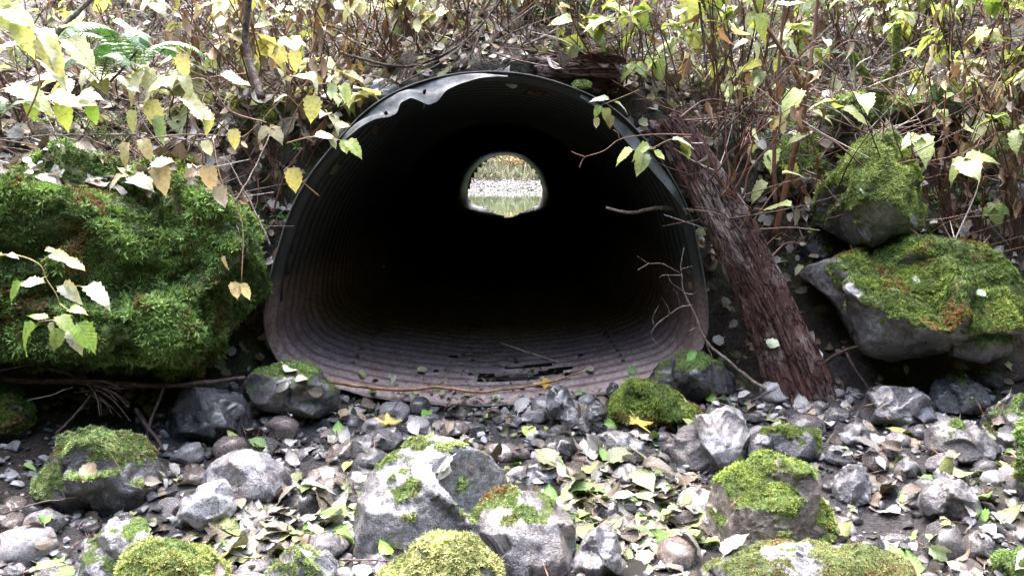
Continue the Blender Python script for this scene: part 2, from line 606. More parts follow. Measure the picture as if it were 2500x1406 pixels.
def closed_resample(P, n):
    Q = np.concatenate([P[-2:], P, P[:3]])
    S = spline(Q, len(Q) * 40)
    # cut the closed loop
    k = 40 * len(Q) / (len(Q) - 1)
    d = np.linalg.norm(S - P[0], axis=1)
    i0 = int(np.argmin(d[:len(d) // 2]))
    i1 = len(d) // 2 + int(np.argmin(d[len(d) // 2:]))
    S = S[i0:i1]
    L = np.concatenate([[0], np.cumsum(np.linalg.norm(np.diff(S, axis=0), axis=1))])
    u = np.linspace(0, L[-1], n, endpoint=False)
    return np.stack([np.interp(u, L, S[:, 0]), np.interp(u, L, S[:, 1])], 1)


PROF = closed_resample(_prof, 220)
_pang = np.arctan2(PROF[:, 1] - .7, PROF[:, 0])
_prad = np.hypot(PROF[:, 0], PROF[:, 1] - .7)
_o = np.argsort(_pang)
_pang, _prad = _pang[_o], _prad[_o]


def pipe_inside(P, grow=1.0):
    t = (P[..., 1] - PIPE_F[1]) / (PIPE_B[1] - PIPE_F[1])
    c = PIPE_F + (PIPE_B - PIPE_F) * t[..., None]
    dx, dz = P[..., 0] - c[..., 0], P[..., 2] - c[..., 2] - .7
    r = np.interp(np.arctan2(dz, dx), _pang, _prad, period=2 * math.pi)
    return (np.hypot(dx, dz) < r * grow) & (P[..., 1] > 4.25) & (P[..., 1] < 27.5)


def front_z(x, y):
    """stream bed height before noise, y <= toe"""
    s = np.maximum(np.abs(x - .05) - 1.3, 0)
    z26 = -.16 + .06 * s + .03 * s * s
    tz, ty = lerp_keys(x, TZ), lerp_keys(x, TY)
    t = np.clip((y - 2.3) / np.maximum(ty - 2.3, .3), 0, 1)
    z = z26 + (tz - z26) * t
    return np.where(y < 2.3, z26 + (y - 2.3) * .03, z)


def bed_noise(x, y):
    p = np.stack([x, y, np.zeros_like(x)], -1)
    return .045 * fbm(p * 2.2, 4, 5) + .012 * fbm(p * 11, 3, 9)


def ground_z(x, y):
    x, y = np.asarray(x, float), np.asarray(y, float)
    return front_z(x, y) + bed_noise(x, y)


def gp(px, py):
    """point of the stream bed seen at a pixel"""
    d = ray(px, py)
    lo, hi = 1.6, 5.2
    Ys = np.linspace(lo, hi, 400)
    P = CAM + d[None] * (Ys / d[1])[:, None]
    below = P[:, 2] <= ground_z(P[:, 0], P[:, 1])
    i = int(np.argmax(below)) if below.any() else 399
    return P[i]


gx = np.concatenate([np.linspace(-14, -3.6, 22)[:-1], np.linspace(-3.6, 4.2, 230), np.linspace(4.2, 14, 22)[1:]])
n_seg = [26, 80, 60, 76, 10, 12, 14, 10, 10, 6, 12, 14, 8]
rows = []
X = gx
ty, tz, cy_, cz_ = lerp_keys(X, TY), lerp_keys(X, TZ), lerp_keys(X, CY), lerp_keys(X, CZ)
one = np.ones_like(X)
prof_pts = [(-8 * one, front_z(X, -8 * one)), (2.3 * one, front_z(X, 2.3 * one)), (ty, tz), (cy_, cz_),
            (8.2 * one, cz_ + .58 * (8.2 - cy_)), (21 * one, 3.6 + 0 * X), (25.6 * one, 1.6 + .2 * np.abs(X)), (26.35 * one, -.75 + 0 * X),
            (30 * one, -1.2 * one), (50 * one, -1.0 * one), (52.5 * one, -.58 * one), (58 * one, .15 * one), (70 * one, 3.2 * one), (160 * one, 40 * one)]
GY, GZ = [], []
for s in range(len(n_seg)):
    (y0, z0), (y1, z1) = prof_pts[s], prof_pts[s + 1]
    for k in range(n_seg[s]):
        t = k / n_seg[s]
        GY.append(y0 + (y1 - y0) * t)
        GZ.append(z0 + (z1 - z0) * t)
GY.append(prof_pts[-1][0])
GZ.append(prof_pts[-1][1])
GY, GZ = np.array(GY), np.array(GZ)
GX = np.broadcast_to(X[None], GY.shape)
front = GY <= ty[None] + 1e-6
P = np.stack([GX, GY, GZ], -1)
nz = np.where(front, bed_noise(GX, GY), 0)
face = (~front) & (GY < 9)
fn = fbm(P * 1.8, 4, 21) * .07 + fbm(P * 9, 3, 23) * .015
P[..., 2] += np.where(front, nz, np.where(face, fn, np.where(GY > 26, .03 * fbm(P * 1.5, 3, 4), 0)))
P[..., 1] += np.where(face, fbm(P * 2.2 + 9, 3, 25) * .05, 0)
nr, nc = GY.shape
i, j = np.meshgrid(np.arange(nr - 1), np.arange(nc - 1), indexing='ij')
Q = np.stack([i * nc + j, i * nc + j + 1, (i + 1) * nc + j + 1, (i + 1) * nc + j], -1).reshape(-1, 4)
PV = P.reshape(-1, 3)
cen = PV[Q].mean(1)
Q = Q[~(pipe_inside(cen, 1.005) | ((cen[:, 1] > 22) & (cen[:, 1] < 26.6) & (np.abs(cen[:, 0] + .1) < 1.15) & (cen[:, 2] < .6)))]
g = Geo()
g.add(PV, [Q])
GROUND_V, GROUND_F = PV, Q
mossy = np.where(PV[:, 1] > 4.3, 1.0, smooth01(np.abs(PV[:, 0]), 1.5, 2.2))
ground = g.build('ground', M['soil'], extra={'Moss': mossy})
tag(ground, kind='structure')
# dark bed below the culvert, seen only through its rusted holes
g = Geo()
bx = np.linspace(-1.7, 1.6, 24)
by = np.linspace(4.2, 27.5, 60)
BX, BY = np.meshgrid(bx, by)
BZ = -.30 - (BY - 4.2) * .022 + .02 * fbm(np.stack([BX, BY, 0 * BX], -1) * 3, 3, 2)
i, j = np.meshgrid(np.arange(59), np.arange(23), indexing='ij')
g.add(np.stack([BX, BY, BZ], -1), [np.stack([i * 24 + j, i * 24 + j + 1, (i + 1) * 24 + j + 1, (i + 1) * 24 + j], -1).reshape(-1, 4)])
tag(g.build('ground_under_culvert', M['soil']), kind='structure')

COLLIDE_V, COLLIDE_F, _cn = [], [], 0


def collide(V, Fs):
    global _cn
    COLLIDE_V.append(np.asarray(V))
    for f in Fs:
        COLLIDE_F.append(np.asarray(f) + _cn)
    _cn += len(V)


collide(GROUND_V, [GROUND_F])

# ------------------------------------------------------------------ the culvert
culv = empty('culvert_pipe', tuple(PIPE_F))
tag(culv, 'wide corrugated steel culvert with a bent bright lip and a rusty floor', 'culvert')
NP_ = len(PROF)
ys = [0.0]
while ys[-1] < 21.94:
    ys.append(ys[-1] + (.152 / 8 if ys[-1] < 4 else .152 / 6))
ys = np.array(ys)
nrm = np.stack([np.gradient(np.concatenate([PROF[-1:], PROF, PROF[:1]])[:, 1])[1:-1], -np.gradient(np.concatenate([PROF[-1:], PROF, PROF[:1]])[:, 0])[1:-1]], 1)
nrm = unit(nrm)                                  # outward
ax = (PIPE_B - PIPE_F) / (PIPE_B[1] - PIPE_F[1])
_cs = np.sin(ys / .152 * 2 * math.pi + 1.2)
corr = .027 * np.sign(_cs) * np.abs(_cs) ** .8
V = np.zeros((len(ys), NP_, 3))
rag = .022 * fbm(np.stack([PROF[:, 0] * 9, PROF[:, 1] * 9, 0 * PROF[:, 0]], -1), 3, 3) * (PROF[:, 1] < .5) * 1.3
dent = .02 * fbm(np.stack([np.broadcast_to(PROF[None, :, 0], (len(ys), NP_)) * 1.2, np.broadcast_to(ys[:, None], (len(ys), NP_)) * .6, np.broadcast_to(PROF[None, :, 1], (len(ys), NP_)) * 1.2], -1), 2, 8)
V[..., 0] = PROF[None, :, 0] + nrm[None, :, 0] * (corr[:, None] + dent)
V[..., 2] = PROF[None, :, 1] + nrm[None, :, 1] * (corr[:, None] + dent)
_back = np.interp(PROF[:, 1], [0, .35, .6, .8, 1.15, 1.4, 1.6, 1.745], [0, .0, .055, .088, .09, .09, .03, 0]) * np.where(PROF[:, 0] < 0, 1, .45) * np.sign(PROF[:, 0])
V[..., 0] += _back[None] * smooth01(ys, 1.0, 8.0)[:, None]
V[..., 1] = ys[:, None]
V[0, :, 1] += rag
V[..., 0] += ys[:, None] * ax[0]
V[..., 2] += ys[:, None] * ax[2]
i, j = np.meshgrid(np.arange(len(ys) - 1), np.arange(NP_), indexing='ij')
j2 = (j + 1) % NP_
Q = np.stack([i * NP_ + j, (i + 1) * NP_ + j, (i + 1) * NP_ + j2, i * NP_ + j2], -1).reshape(-1, 4)
VV = V.reshape(-1, 3)
cc = VV[Q].mean(1)
# rusted-through slots in the invert and the collapsed far invert
hx = cc[:, 0]
hy = cc[:, 1]
low = cc[:, 2] - hy * ax[2] < .2
hn = fbm(np.stack([hx * 5, hy * 16, 0 * hx], -1), 4, 33)
crest = np.cos((hy / .152 * 2 * math.pi + 1.2) + 1.57)
hmask = (1 - ((hx - .17) / .36) ** 2) + (1 - ((hy - .52) / .22) ** 2)
hole = low & (hmask > .9) & (hn * .55 + crest * .55 + (hmask - 1.4) * 1.1 > .28)
pits = low & (np.abs(hx - .1) < .6) & (hy < 1.0) & (fbm(np.stack([hx * 22, hy * 30, 0 * hx], -1), 2, 71) + crest * .3 > 1.12)
tri_w = (hy - 17.2) / 4.6
far_hole = low & (hy > 17.0) & (np.abs(hx - .02 - hy * ax[0]) < .98 * tri_w + .16 * hn + .10 * np.sign(hx - hy * ax[0]))
Q = Q[~(hole | far_hole | pits)]
g = Geo()
g.add(VV, [Q])
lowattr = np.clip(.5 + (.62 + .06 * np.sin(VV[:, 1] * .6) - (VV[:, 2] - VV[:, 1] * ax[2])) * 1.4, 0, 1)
_cf = Q[(VV[Q].mean(1)[:, 1] < 2.2) & (VV[Q].mean(1)[:, 2] < .55)]
collide(VV + PIPE_F, [_cf])
barrel = g.build('barrel', M['pipe'], culv, extra={'Low': lowattr})
# thickness of the plate at the cut front edge
g = Geo()
edge = V[0].copy()
edge = np.concatenate([edge, edge[:1]])
tv, tf = tube(edge, .0045, 5, False)
g.add(tv, tf)
g.build('cut_edge', M['dull'], culv)


def prof_at(px, py):
    """angle position round the mouth for a pixel at the mouth plane"""
    w = at(px, py, 4.36) - PIPE_F
    return math.atan2(w[2] - .545, w[0])


def lip(keys, name, out=.012, fwd=.05, holes=(), mat='galv'):
    """strip along the rim, bent bare plate or a stand-in for lit corrugation; keys are (pixel of the rim, strip width in m)"""
    a = np.array([prof_at(*k[0]) for k in keys])
    w = np.array([k[1] for k in keys])
    n, mrows = 150, 12
    A = np.linspace(a[0], a[-1], n)
    order = np.argsort(a)
    W = np.interp(A, a[order], w[order])
    W = np.convolve(np.pad(W, 2, 'edge'), np.ones(5) / 5, 'valid')
    rim_a = np.arctan2(PROF[:, 1] - .545, PROF[:, 0])
    rim_o = np.argsort(rim_a)
    rim = np.interp(A, rim_a[rim_o], np.hypot(PROF[:, 0], PROF[:, 1] - .545)[rim_o], period=2 * math.pi)
    Vv = np.zeros((n, mrows, 3))
    for k in range(mrows):
        t = k / (mrows - 1)
        r = rim + out - W * (.18 * t + .82 * t ** 1.6) + .012 * np.sin(t * 6 + A * 22) * (t * (1 - t) * 4)
        Vv[:, k, 0] = r * np.cos(A)
        Vv[:, k, 2] = .545 + r * np.sin(A)
        Vv[:, k, 1] = .02 - fwd * t - .35 * W * t + .010 * np.sin(A * 31) * t
    i, j = np.meshgrid(np.arange(n - 1), np.arange(mrows - 1), indexing='ij')
    Qq = np.stack([i * mrows + j, i * mrows + j + 1, (i + 1) * mrows + j + 1, (i + 1) * mrows + j], -1).reshape(-1, 4)
    VV2 = Vv.reshape(-1, 3)
    c = VV2[Qq].mean(1)
    keep = np.ones(len(Qq), bool)
    for hp in holes:
        h = at(hp[0], hp[1], 4.32) - PIPE_F
        keep &= np.hypot(c[:, 0] - h[0], c[:, 2] - h[2]) > .011
    back = VV2 + np.array([0, .004, .0]) + 0.003 * np.stack([np.zeros(len(VV2)), np.ones(len(VV2)), np.zeros(len(VV2))], 1)
    gg = Geo()
    gg.add(VV2, [Qq[keep]])
    gg.add(back, [Qq[keep][:, ::-1]])
    return gg.build(name, M[mat], culv)


lip([((835, 350), .012), ((880, 300), .04), ((915, 282), .06), ((942, 262), .095), ((962, 250), .10), ((975, 240), .06), ((1000, 222), .055),
     ((1015, 217), .085), ((1035, 208), .125), ((1062, 200), .118), ((1085, 194), .075), ((1120, 187), .05), ((1170, 180), .03), ((1240, 178), .014)],
    'bent_or_lit_rim', holes=((1036, 224), (942, 277)))
lip([((1690, 520), .006), ((1660, 445), .04), ((1620, 390), .055), ((1580, 345), .06), ((1520, 290), .05), ((1480, 262), .02), ((1420, 228), .012)], 'bent_or_lit_rim', fwd=.015, mat='dull')  # right strip's paler colour stands in for the lit inside of the first corrugation
for side, pts in (('l', [(862, 888), (872, 870), (884, 852), (898, 836), (910, 822), (922, 811), (934, 802)]),
                  ('r', [(1527, 893), (1521, 883), (1514, 871), (1507, 858), (1499, 847), (1492, 837), (1484, 826), (1477, 816), (1470, 806), (1463, 796)])):
    for (px, py) in pts:
        # where the sight line meets the invert
        d = ray(px, py)
        best = None
        for Yq in np.linspace(4.36, 6.2, 400):
            p = CAM + d * (Yq / d[1]) - PIPE_F
            zz = np.interp(abs(p[0]), [0, .5, .92, 1.08], [0, .028, .115, .21]) + p[1] * ax[2] + .016
            if p[2] <= zz:
                best = p
                break
        if best is None:
            continue
        bm = bmesh.new()
        bmesh.ops.create_cone(bm, cap_ends=True, segments=6, radius1=.0145, radius2=.012, depth=.02)
        bmesh.ops.create_cone(bm, cap_ends=True, segments=10, radius1=.019, radius2=.019, depth=.004, matrix=Matrix.Translation((0, 0, -.010)))
        bmesh.ops.bevel(bm, geom=[e for e in bm.edges], offset=.002, segments=1, affect='EDGES')
        me = bpy.data.meshes.new('bolt')
        bm.to_mesh(me)
        bm.free()
        me.materials.append(M['bolt'])
        o = bpy.data.objects.new('bolt', me)
        COL.objects.link(o)
        o.parent = culv
        o.location = (best[0], best[1], best[2] + .006)
        o.rotation_euler = (0, -.25 * np.sign(best[0]), random.random())

# ------------------------------------------------------------------ templates: leaves, moss tufts, fern pinna
def leaf_tpl(rows=9, cols=5, width=.30, teeth=.05, fold=.25, curl=.25, wp=.8, stalk=.22, lobes=0.0, twist=0.0):
    """one leaf blade, length 1 along +y from the stalk end at the origin, upper side +z"""
    V, uv = [], []
    for i_ in range(rows):
        t = i_ / (rows - 1)
        w = width * (math.sin(math.pi * min(1, t ** wp * .985 + .012))) ** .85
        w *= 1 + (teeth * 2.2 if i_ % 2 else -teeth * 2.2) * (1 if 0 < i_ < rows - 1 else 0)
        if lobes:
            w *= 1 + lobes * math.sin(t * 3 * math.pi + .6)
        for j_ in range(cols):
            u = -1 + 2 * j_ / (cols - 1)
            yy = t - abs(u) * (.05 if i_ % 2 else .0) - .05 * u * u
            z = fold * abs(u) * w - curl * t * t + .03 * math.sin(9 * t) * u * u
            V.append((u * w + twist * t * t, yy + stalk, z))
            uv.append((u * w / width, t))
    Fq = []
    for i_ in range(rows - 1):
        for j_ in range(cols - 1):
            Fq.append((i_ * cols + j_, i_ * cols + j_ + 1, (i_ + 1) * cols + j_ + 1, (i_ + 1) * cols + j_))
    k = len(V)
    V += [(-.012, 0, .0), (.012, 0, .0), (.012, stalk + .02, .0), (-.012, stalk + .02, .0)]
    uv += [(0, 0)] * 4
    Fq.append((k, k + 1, k + 2, k + 3))
    sh = np.ones(len(V))
    return np.array(V, float), [np.array(Fq)], np.array(uv, float), sh


def join_tpl(parts):
    V, Fq, uv, sh, n = [], [], [], [], 0
    for (tv, tf, tu, ts), Mx, T in parts:
        V.append(tv @ np.asarray(Mx).T + np.asarray(T))
        Fq += [f + n for f in tf]
        uv.append(tu)
        sh.append(ts)
        n += len(tv)
    return np.concatenate(V), Fq, np.concatenate(uv), np.concatenate(sh)


def rot3(ax_, a):
    return np.array(Matrix.Rotation(a, 3, ax_))


LEAF_OVAL = [leaf_tpl(11, 5, .34, .035, .30, .25, .85), leaf_tpl(11, 5, .29, .04, .6, .55, .8, twist=.14), leaf_tpl(11, 5, .36, .04, -.35, -.35, .95, twist=-.1)]
LEAF_LOW = [leaf_tpl(6, 3, .34, .04, .25, .2), leaf_tpl(6, 3, .28, .05, .5, .45), leaf_tpl(6, 3, .36, .03, -.25, -.3)]
_lf = leaf_tpl(13, 5, .35, .05, .28, .35, .68, .12, .07)
_lf2 = leaf_tpl(13, 5, .32, .05, .35, .45, .68, .06, .06)
_lf3 = leaf_tpl(13, 5, .36, .045, .7, .65, .7, .12, .05, twist=.12)
_lf4 = leaf_tpl(13, 5, .33, .055, .15, -.15, .72, .12, .08, twist=-.1)
TRI = [join_tpl([(_lf, np.eye(3), (0, .25, 0)), (_lf2, rot3('Z', 1.15) @ rot3('X', -.2) * .78, (0, .27, 0)), (_lf2, rot3('Z', -1.2) @ rot3('X', -.25) * .8, (0, .25, 0)),
                 (leaf_tpl(2, 2, .014, 0, 0, 0, 1, 0), np.eye(3) * .3, (0, 0, 0))]),
       join_tpl([(_lf2, rot3('X', -.35) * 1.05, (0, .25, 0)), (_lf, rot3('Z', .95) @ rot3('X', -.5) * .7, (0, .27, 0)), (_lf2, rot3('Z', -1.0) @ rot3('X', -.1) * .75, (0, .25, 0))])]
LEAFLET = [_lf, _lf2, _lf3, _lf4]
WITHER = [leaf_tpl(7, 3, .20, .06, 1.1, .35, .8, .2, twist=.12), leaf_tpl(7, 3, .26, .06, .8, .55, .8, .2, twist=-.15), leaf_tpl(7, 3, .15, .06, 1.5, .2, .8, .15)]


def maple_tpl():
    lob = [(-2.25, .45, .10), (-1.2, .80, .17), (0, 1.0, .20), (1.2, .80, .17), (2.25, .45, .10)]
    pts = []
    for k, (a, L, w) in enumerate(lob):
        pts.append((a - .38, .36 if k else .12))
        pts += [(a - .26, L * .62), (a - .17, L * .60), (a - .13, L * .82), (a - .05, L * .84), (a, L), (a + .05, L * .84), (a + .13, L * .82), (a + .17, L * .60), (a + .26, L * .62)]
    pts.append((2.25 + .38, .12))
    V = [(0, 0, 0)]
    for a, r in pts:
        V.append((r * math.sin(a), r * math.cos(a), .0))
    k = len(V)
    Fq = [(0, i_ + 1, i_) for i_ in range(1, k - 1)]
    V = np.array(V, float)
    V[:, 2] = .10 * np.sin(V[:, 0] * 5) * np.hypot(V[:, 0], V[:, 1]) + .18 * np.hypot(V[:, 0], V[:, 1]) ** 2
    V = np.concatenate([V, [(-.013, -.6, .1), (.013, -.6, .1), (.015, .02, 0.004), (-.015, .02, .004)]])
    uv = np.concatenate([np.stack([V[:k, 0], V[:k, 1]], 1), np.zeros((4, 2))])
    return V, [np.array(Fq), np.array([(k, k + 1, k + 2, k + 3)])], uv, np.ones(len(V))


MAPLE = maple_tpl()


def tuft_tpl(n=6, spread=.9, w=.10, seed=0):
    r = random.Random(seed)
    V, Fq, sh = [], [], []
    for k in range(n):
        a = 2 * math.pi * (k + r.random() * .6) / n
        tilt = spread * (.35 + .65 * r.random())
        L = .7 + .5 * r.random()
        d = np.array([math.cos(a) * math.sin(tilt), math.sin(a) * math.sin(tilt), math.cos(tilt)])
        s = np.array([-math.sin(a), math.cos(a), 0]) * w
        d2 = unit(d + np.array([math.cos(a), math.sin(a), -.35]) * .5)
        p0, p1, p2 = np.zeros(3), d * L * .55, d * L * .55 + d2 * L * .5
        b = len(V)
        V += [p0 - s * .5, p0 + s * .5, p1 - s, p1 + s, p2]
        Fq += [(b, b + 1, b + 3), (b, b + 3, b + 2), (b + 2, b + 3, b + 4)]
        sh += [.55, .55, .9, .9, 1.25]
    return np.array(V), [np.array(Fq)], np.zeros((len(V), 2)), np.array(sh)


TUFT = [tuft_tpl(6, .95, .11, 1), tuft_tpl(5, 1.15, .12, 2), tuft_tpl(7, .8, .09, 3)]


def frames(N, seed=None, spin=None):
    """random frames whose third axis is N; returns (n,3,3) with columns side, along, normal"""
    N = unit(N)
    n = len(N)
    ref = unit(RNG.normal(size=(n, 3))) if spin is None else spin
    A = unit(np.cross(ref, N))
    B = np.cross(N, A)
    return np.stack([A, B, N], -1)


# ------------------------------------------------------------------ boulders
_ICO = {}


def ico(k):
    if k not in _ICO:
        bm = bmesh.new()
        bmesh.ops.create_icosphere(bm, subdivisions=k, radius=1)
        bm.verts.ensure_lookup_table()
        _ICO[k] = (np.array([v.co[:] for v in bm.verts]), np.array([[v.index for v in f.verts] for f in bm.faces]))
        bm.free()
    return _ICO[k]


def vnormals(V, F):
    n = np.cross(V[F[:, 1]] - V[F[:, 0]], V[F[:, 2]] - V[F[:, 0]])
    N = np.zeros_like(V)
    for k in range(3):
        np.add.at(N, F[:, k], n)
    return unit(N)


LAND = []                                # named landmarks for the labels of small things: (phrase, point, radius)
BOULDERS = []


def moss_on(o, V, F, N, mask, amount, size, c0, c1, droop=0.0, seed=0, brown=.05):
    """a child mesh of many small fronds over the mossy part of a stone"""
    tri = V[F]
    area = .5 * np.linalg.norm(np.cross(tri[:, 1] - tri[:, 0], tri[:, 2] - tri[:, 0]), axis=1)
    w = area * np.clip(mask[F].mean(1) * 1.4 - .25, 0, 1) ** 1.0
    fc = tri.mean(1)
    view = unit(CAM - fc)
    fn = unit(np.cross(tri[:, 1] - tri[:, 0], tri[:, 2] - tri[:, 0]))
    w = w * np.where((fn * view).sum(1) > -.45, 1, .12)          # few fronds on the hidden back
    tot = w.sum()
    if tot <= 1e-6:
        return None
    n = int(min(amount, tot / (size * size) * 2.2))
    r = np.random.default_rng(seed + 100)
    idx = r.choice(len(F), n, p=w / tot)
    a, b = r.random(n), r.random(n)
    fl = a + b > 1
    a[fl], b[fl] = 1 - a[fl], 1 - b[fl]
    p = tri[idx, 0] + a[:, None] * (tri[idx, 1] - tri[idx, 0]) + b[:, None] * (tri[idx, 2] - tri[idx, 0])
    nn = unit(N[F[idx]].mean(1) + r.normal(size=(n, 3)) * .5 + np.array([0, 0, .25 - droop]))
    clump = fbm(p * 9, 3, seed)
    size = size * 1.55
    s = size * (.45 + .8 * r.random(n) ** 1.5) * (1 + .45 * np.clip(clump, -1, 1))
    mval = np.clip(mask[F[idx]].mean(1), 0, 1)
    s = s * (.4 + .6 * mval)
    gg = Geo()
    t = smooth01(clump + r.normal(size=n) * .35, -.7, .8)[:, None]
    cols = np.array(c0) * (1 - t) + np.array(c1) * t
    edge_ = (1 - smooth01(mval, .2, .75))[:, None] * (.4 + .6 * r.random((n, 1)))
    cols = cols * (1 - edge_) + np.array([.13, .125, .05]) * edge_
    if brown:
        bn = (fbm(p * 7 + 40, 3, seed + 5) + r.normal(size=n) * .3 > .75 - brown)
        cols = np.where(bn[:, None], np.array([.20, .115, .05]) * (.6 + .8 * r.random((n, 1))), cols)
    Mx = frames(nn) * s[:, None, None]
    for k in range(3):
        sel = (np.arange(n) % 3) == k
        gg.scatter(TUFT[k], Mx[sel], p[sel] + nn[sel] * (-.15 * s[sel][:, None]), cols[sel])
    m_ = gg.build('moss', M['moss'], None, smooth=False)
    m_.parent = o
    m_.matrix_parent_inverse = Matrix.Translation(-Vector(o.location))
    return m_


GREEN0, GREEN1 = (.060, .110, .030), (.23, .37, .12)
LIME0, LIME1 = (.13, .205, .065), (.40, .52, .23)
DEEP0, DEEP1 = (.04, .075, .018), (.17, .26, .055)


def boulder(name, label, outline, Y=None, thick=None, cat='boulder', mat='rock', seed=1, q=2.4, facets=6, amp=.05, moss=None, rnd=10, sub=5,
            land=None, group=None, sink=.5, tilt=.0, cut=(.74, .95), base=None, chips=26):
    """stone with a traced outline at its own distance, real depth, broken faces and weathering"""
    o2 = np.array(outline, float)
    x, y = o2[:, 0], o2[:, 1]
    x1, y1 = np.roll(x, -1), np.roll(y, -1)
    cr = x * y1 - x1 * y
    A = cr.sum() / 2
    cpx, cpy = ((x + x1) * cr).sum() / (6 * A), ((y + y1) * cr).sum() / (6 * A)
    wpx = x.max() - x.min()
    hpx = y.max() - y.min()
    if Y is None:
        gpt = gp(np.clip(cpx, 20, 2480), base if base is not None else y.max() - .06 * hpx)
        th = thick if thick else .46 * min(wpx, hpx * 1.3) / FPX * gpt[1]
        Y = gpt[1] + th * sink
    C = at(cpx, cpy, Y)
    v = unit(C - CAM)
    e1 = unit(np.cross(v, [0, 0, 1.0]))
    e2 = np.cross(e1, v)
    pl = []
    for (a, b) in outline:
        d = ray(a, b)
        p = CAM + d * (np.dot(C - CAM, v) / np.dot(d, v)) - C
        pl.append((p @ e1, p @ e2))
    pl = np.array(pl)
    if thick is None:
        thick = .46 * min(np.ptp(pl[:, 0]), np.ptp(pl[:, 1]) * 1.3)
    K = 720
    ths = np.arange(K) * 2 * math.pi / K
    Rr = np.zeros(K)
    for k in range(len(pl)):
        p, r_ = pl[k], pl[(k + 1) % len(pl)] - pl[k]
        ds = np.stack([np.cos(ths), np.sin(ths)], 1)
        den = ds[:, 0] * r_[1] - ds[:, 1] * r_[0]
        den = np.where(np.abs(den) < 1e-9, 1e-9, den)
        t = (p[0] * r_[1] - p[1] * r_[0]) / den
        u = (p[0] * ds[:, 1] - p[1] * ds[:, 0]) / den
        ok = (u >= -1e-6) & (u <= 1 + 1e-6) & (t > 0)
        Rr = np.where(ok, np.maximum(Rr, t), Rr)
    ker = np.exp(-.5 * (np.arange(-30, 31) / rnd) ** 2)
    ker /= ker.sum()
    Rr = np.convolve(np.concatenate([Rr[-30:], Rr, Rr[:30]]), ker, 'valid')
    size = Rr.mean()
    r = np.random.default_rng(seed)
    planes = []
    for k in range(facets):
        n = unit(np.array([r.normal() * .7, r.normal() * .55 + .25, -abs(r.normal()) * .8 - .25]))
        planes.append((n, r.uniform(*cut)))
    if tilt:
        planes.append((unit(np.array([0, 1, -.9])), 1 - tilt))

    def shape(sub_):
        D, F = ico(sub_)
        D = D @ rot3('Y', .37).T
        m = np.hypot(D[:, 0], D[:, 1])
        w = D[:, 2]
        th = np.arctan2(D[:, 1], D[:, 0])
        R = np.interp(th, np.concatenate([ths - 2 * math.pi, ths, ths + 2 * math.pi]), np.concatenate([Rr] * 3))
        s = (m ** q + np.abs(w) ** q) ** (-1 / q)
        L = np.stack([R * m * s * np.cos(th), R * m * s * np.sin(th), thick * w * s], 1)
        Ln = L / np.array([size, size, thick])
        for n, h in planes:
            sup = (Ln @ n).max() * h
            d = np.maximum(Ln @ n - sup, 0)
            Ln = Ln - n * (d * .93)[:, None]
        L = Ln * np.array([size, size, thick])
        rad = unit(Ln)
        q_ = Ln + seed * 3.7
        disp = amp * .9 * fbm(q_ * 1.5, 3, seed) + amp * .55 * (fbm(q_ * 3.1, 4, seed + 9, .55, True) - .6) + amp * .14 * fbm(q_ * 12, 3, seed + 3)
        L = L + rad * (disp * size)[:, None]
        rch = np.random.default_rng(seed + 77)
        for kk in range(chips):
            sd0 = unit(np.array([rch.normal(), rch.normal() + .2, -abs(rch.normal()) - .2]))
            nn_ = unit(sd0 + rch.normal(size=3) * .38)
            L0 = (L / np.array([size, size, thick])) @ sd0
            sp_ = L[int(np.argmax(L0))]
            dep = size * rch.uniform(.012, .06)
            d_ = np.maximum((L - sp_) @ nn_ + dep, 0)
            d_ = np.where(np.linalg.norm(L - sp_, axis=1) < size * .75, d_, 0)
            L = L - nn_ * (d_ * .85)[:, None]
        L = L + unit(L) * (size * (.010 * fbm(q_ * 7 + 5, 3, seed + 21, .6, True) + .006 * fbm(q_ * 26, 2, seed + 4)))[:, None]
        # winding may flip with the basis; fix orientation afterwards
        P = C + L[:, :1] * e1 + L[:, 1:2] * e2 + L[:, 2:] * v
        vol = np.einsum('ij,ij->i', P[F[:, 0]] - C, np.cross(P[F[:, 1]] - C, P[F[:, 2]] - C)).sum()
        if vol < 0:
            F = F[:, ::-1]
        return P, F

    P, F = shape(sub)
    N = vnormals(P, F)
    mask = np.zeros(len(P))
    if moss:
        nzv = N[:, 2]
        mask = smooth01(nzv + moss.get('patch', .45) * fbm((P - C) / size * moss.get('freq', 1.6) + seed, 4, seed + 40), moss['thr'] - .16, moss['thr'] + .22)
        if 'region' in moss:                # moss keeps to one side: (direction, threshold)
            dirv, th_ = moss['region']
            loc = np.stack([(P - C) @ e1, (P - C) @ e2], 1) / size
            mask = mask * smooth01(loc @ np.array(dirv) + .25 * fbm((P - C) / size * 3, 3, seed + 2), th_ - .1, th_ + .1)
    if moss:
        mk = mask
        cl = fbm((P - C) * 11 + seed, 4, seed + 60, .55)
        P = P + N * (mk * moss['size'] * (.5 + 1.5 * cl))[:, None]
        N = vnormals(P, F)
    gg = Geo()
    gg.add(P, [F])
    o = gg.build(name, M[mat], extra={'Moss': mask})
    recentre(o, tuple(C))
    tag(o, label, cat, group)
    Pc, Fc = shape(4 if sub > 4 else 3)
    collide(Pc, [Fc])
    BOULDERS.append((C, size, thick))
    if land:
        LAND.append((land, C + np.array([0, -thick * .6, 0]), size))
    if moss and moss.get('n', 0):
        MOSS_JOBS.append((o, P, F, N, mask, moss, seed))
    return o


MOSS_JOBS = []

# ------------------------------------------------------------------ the stones one by one
def ms(n, size, thr, c0=GREEN0, c1=GREEN1, **k):
    return dict(n=n, size=size, thr=thr, c0=c0, c1=c1, **k)


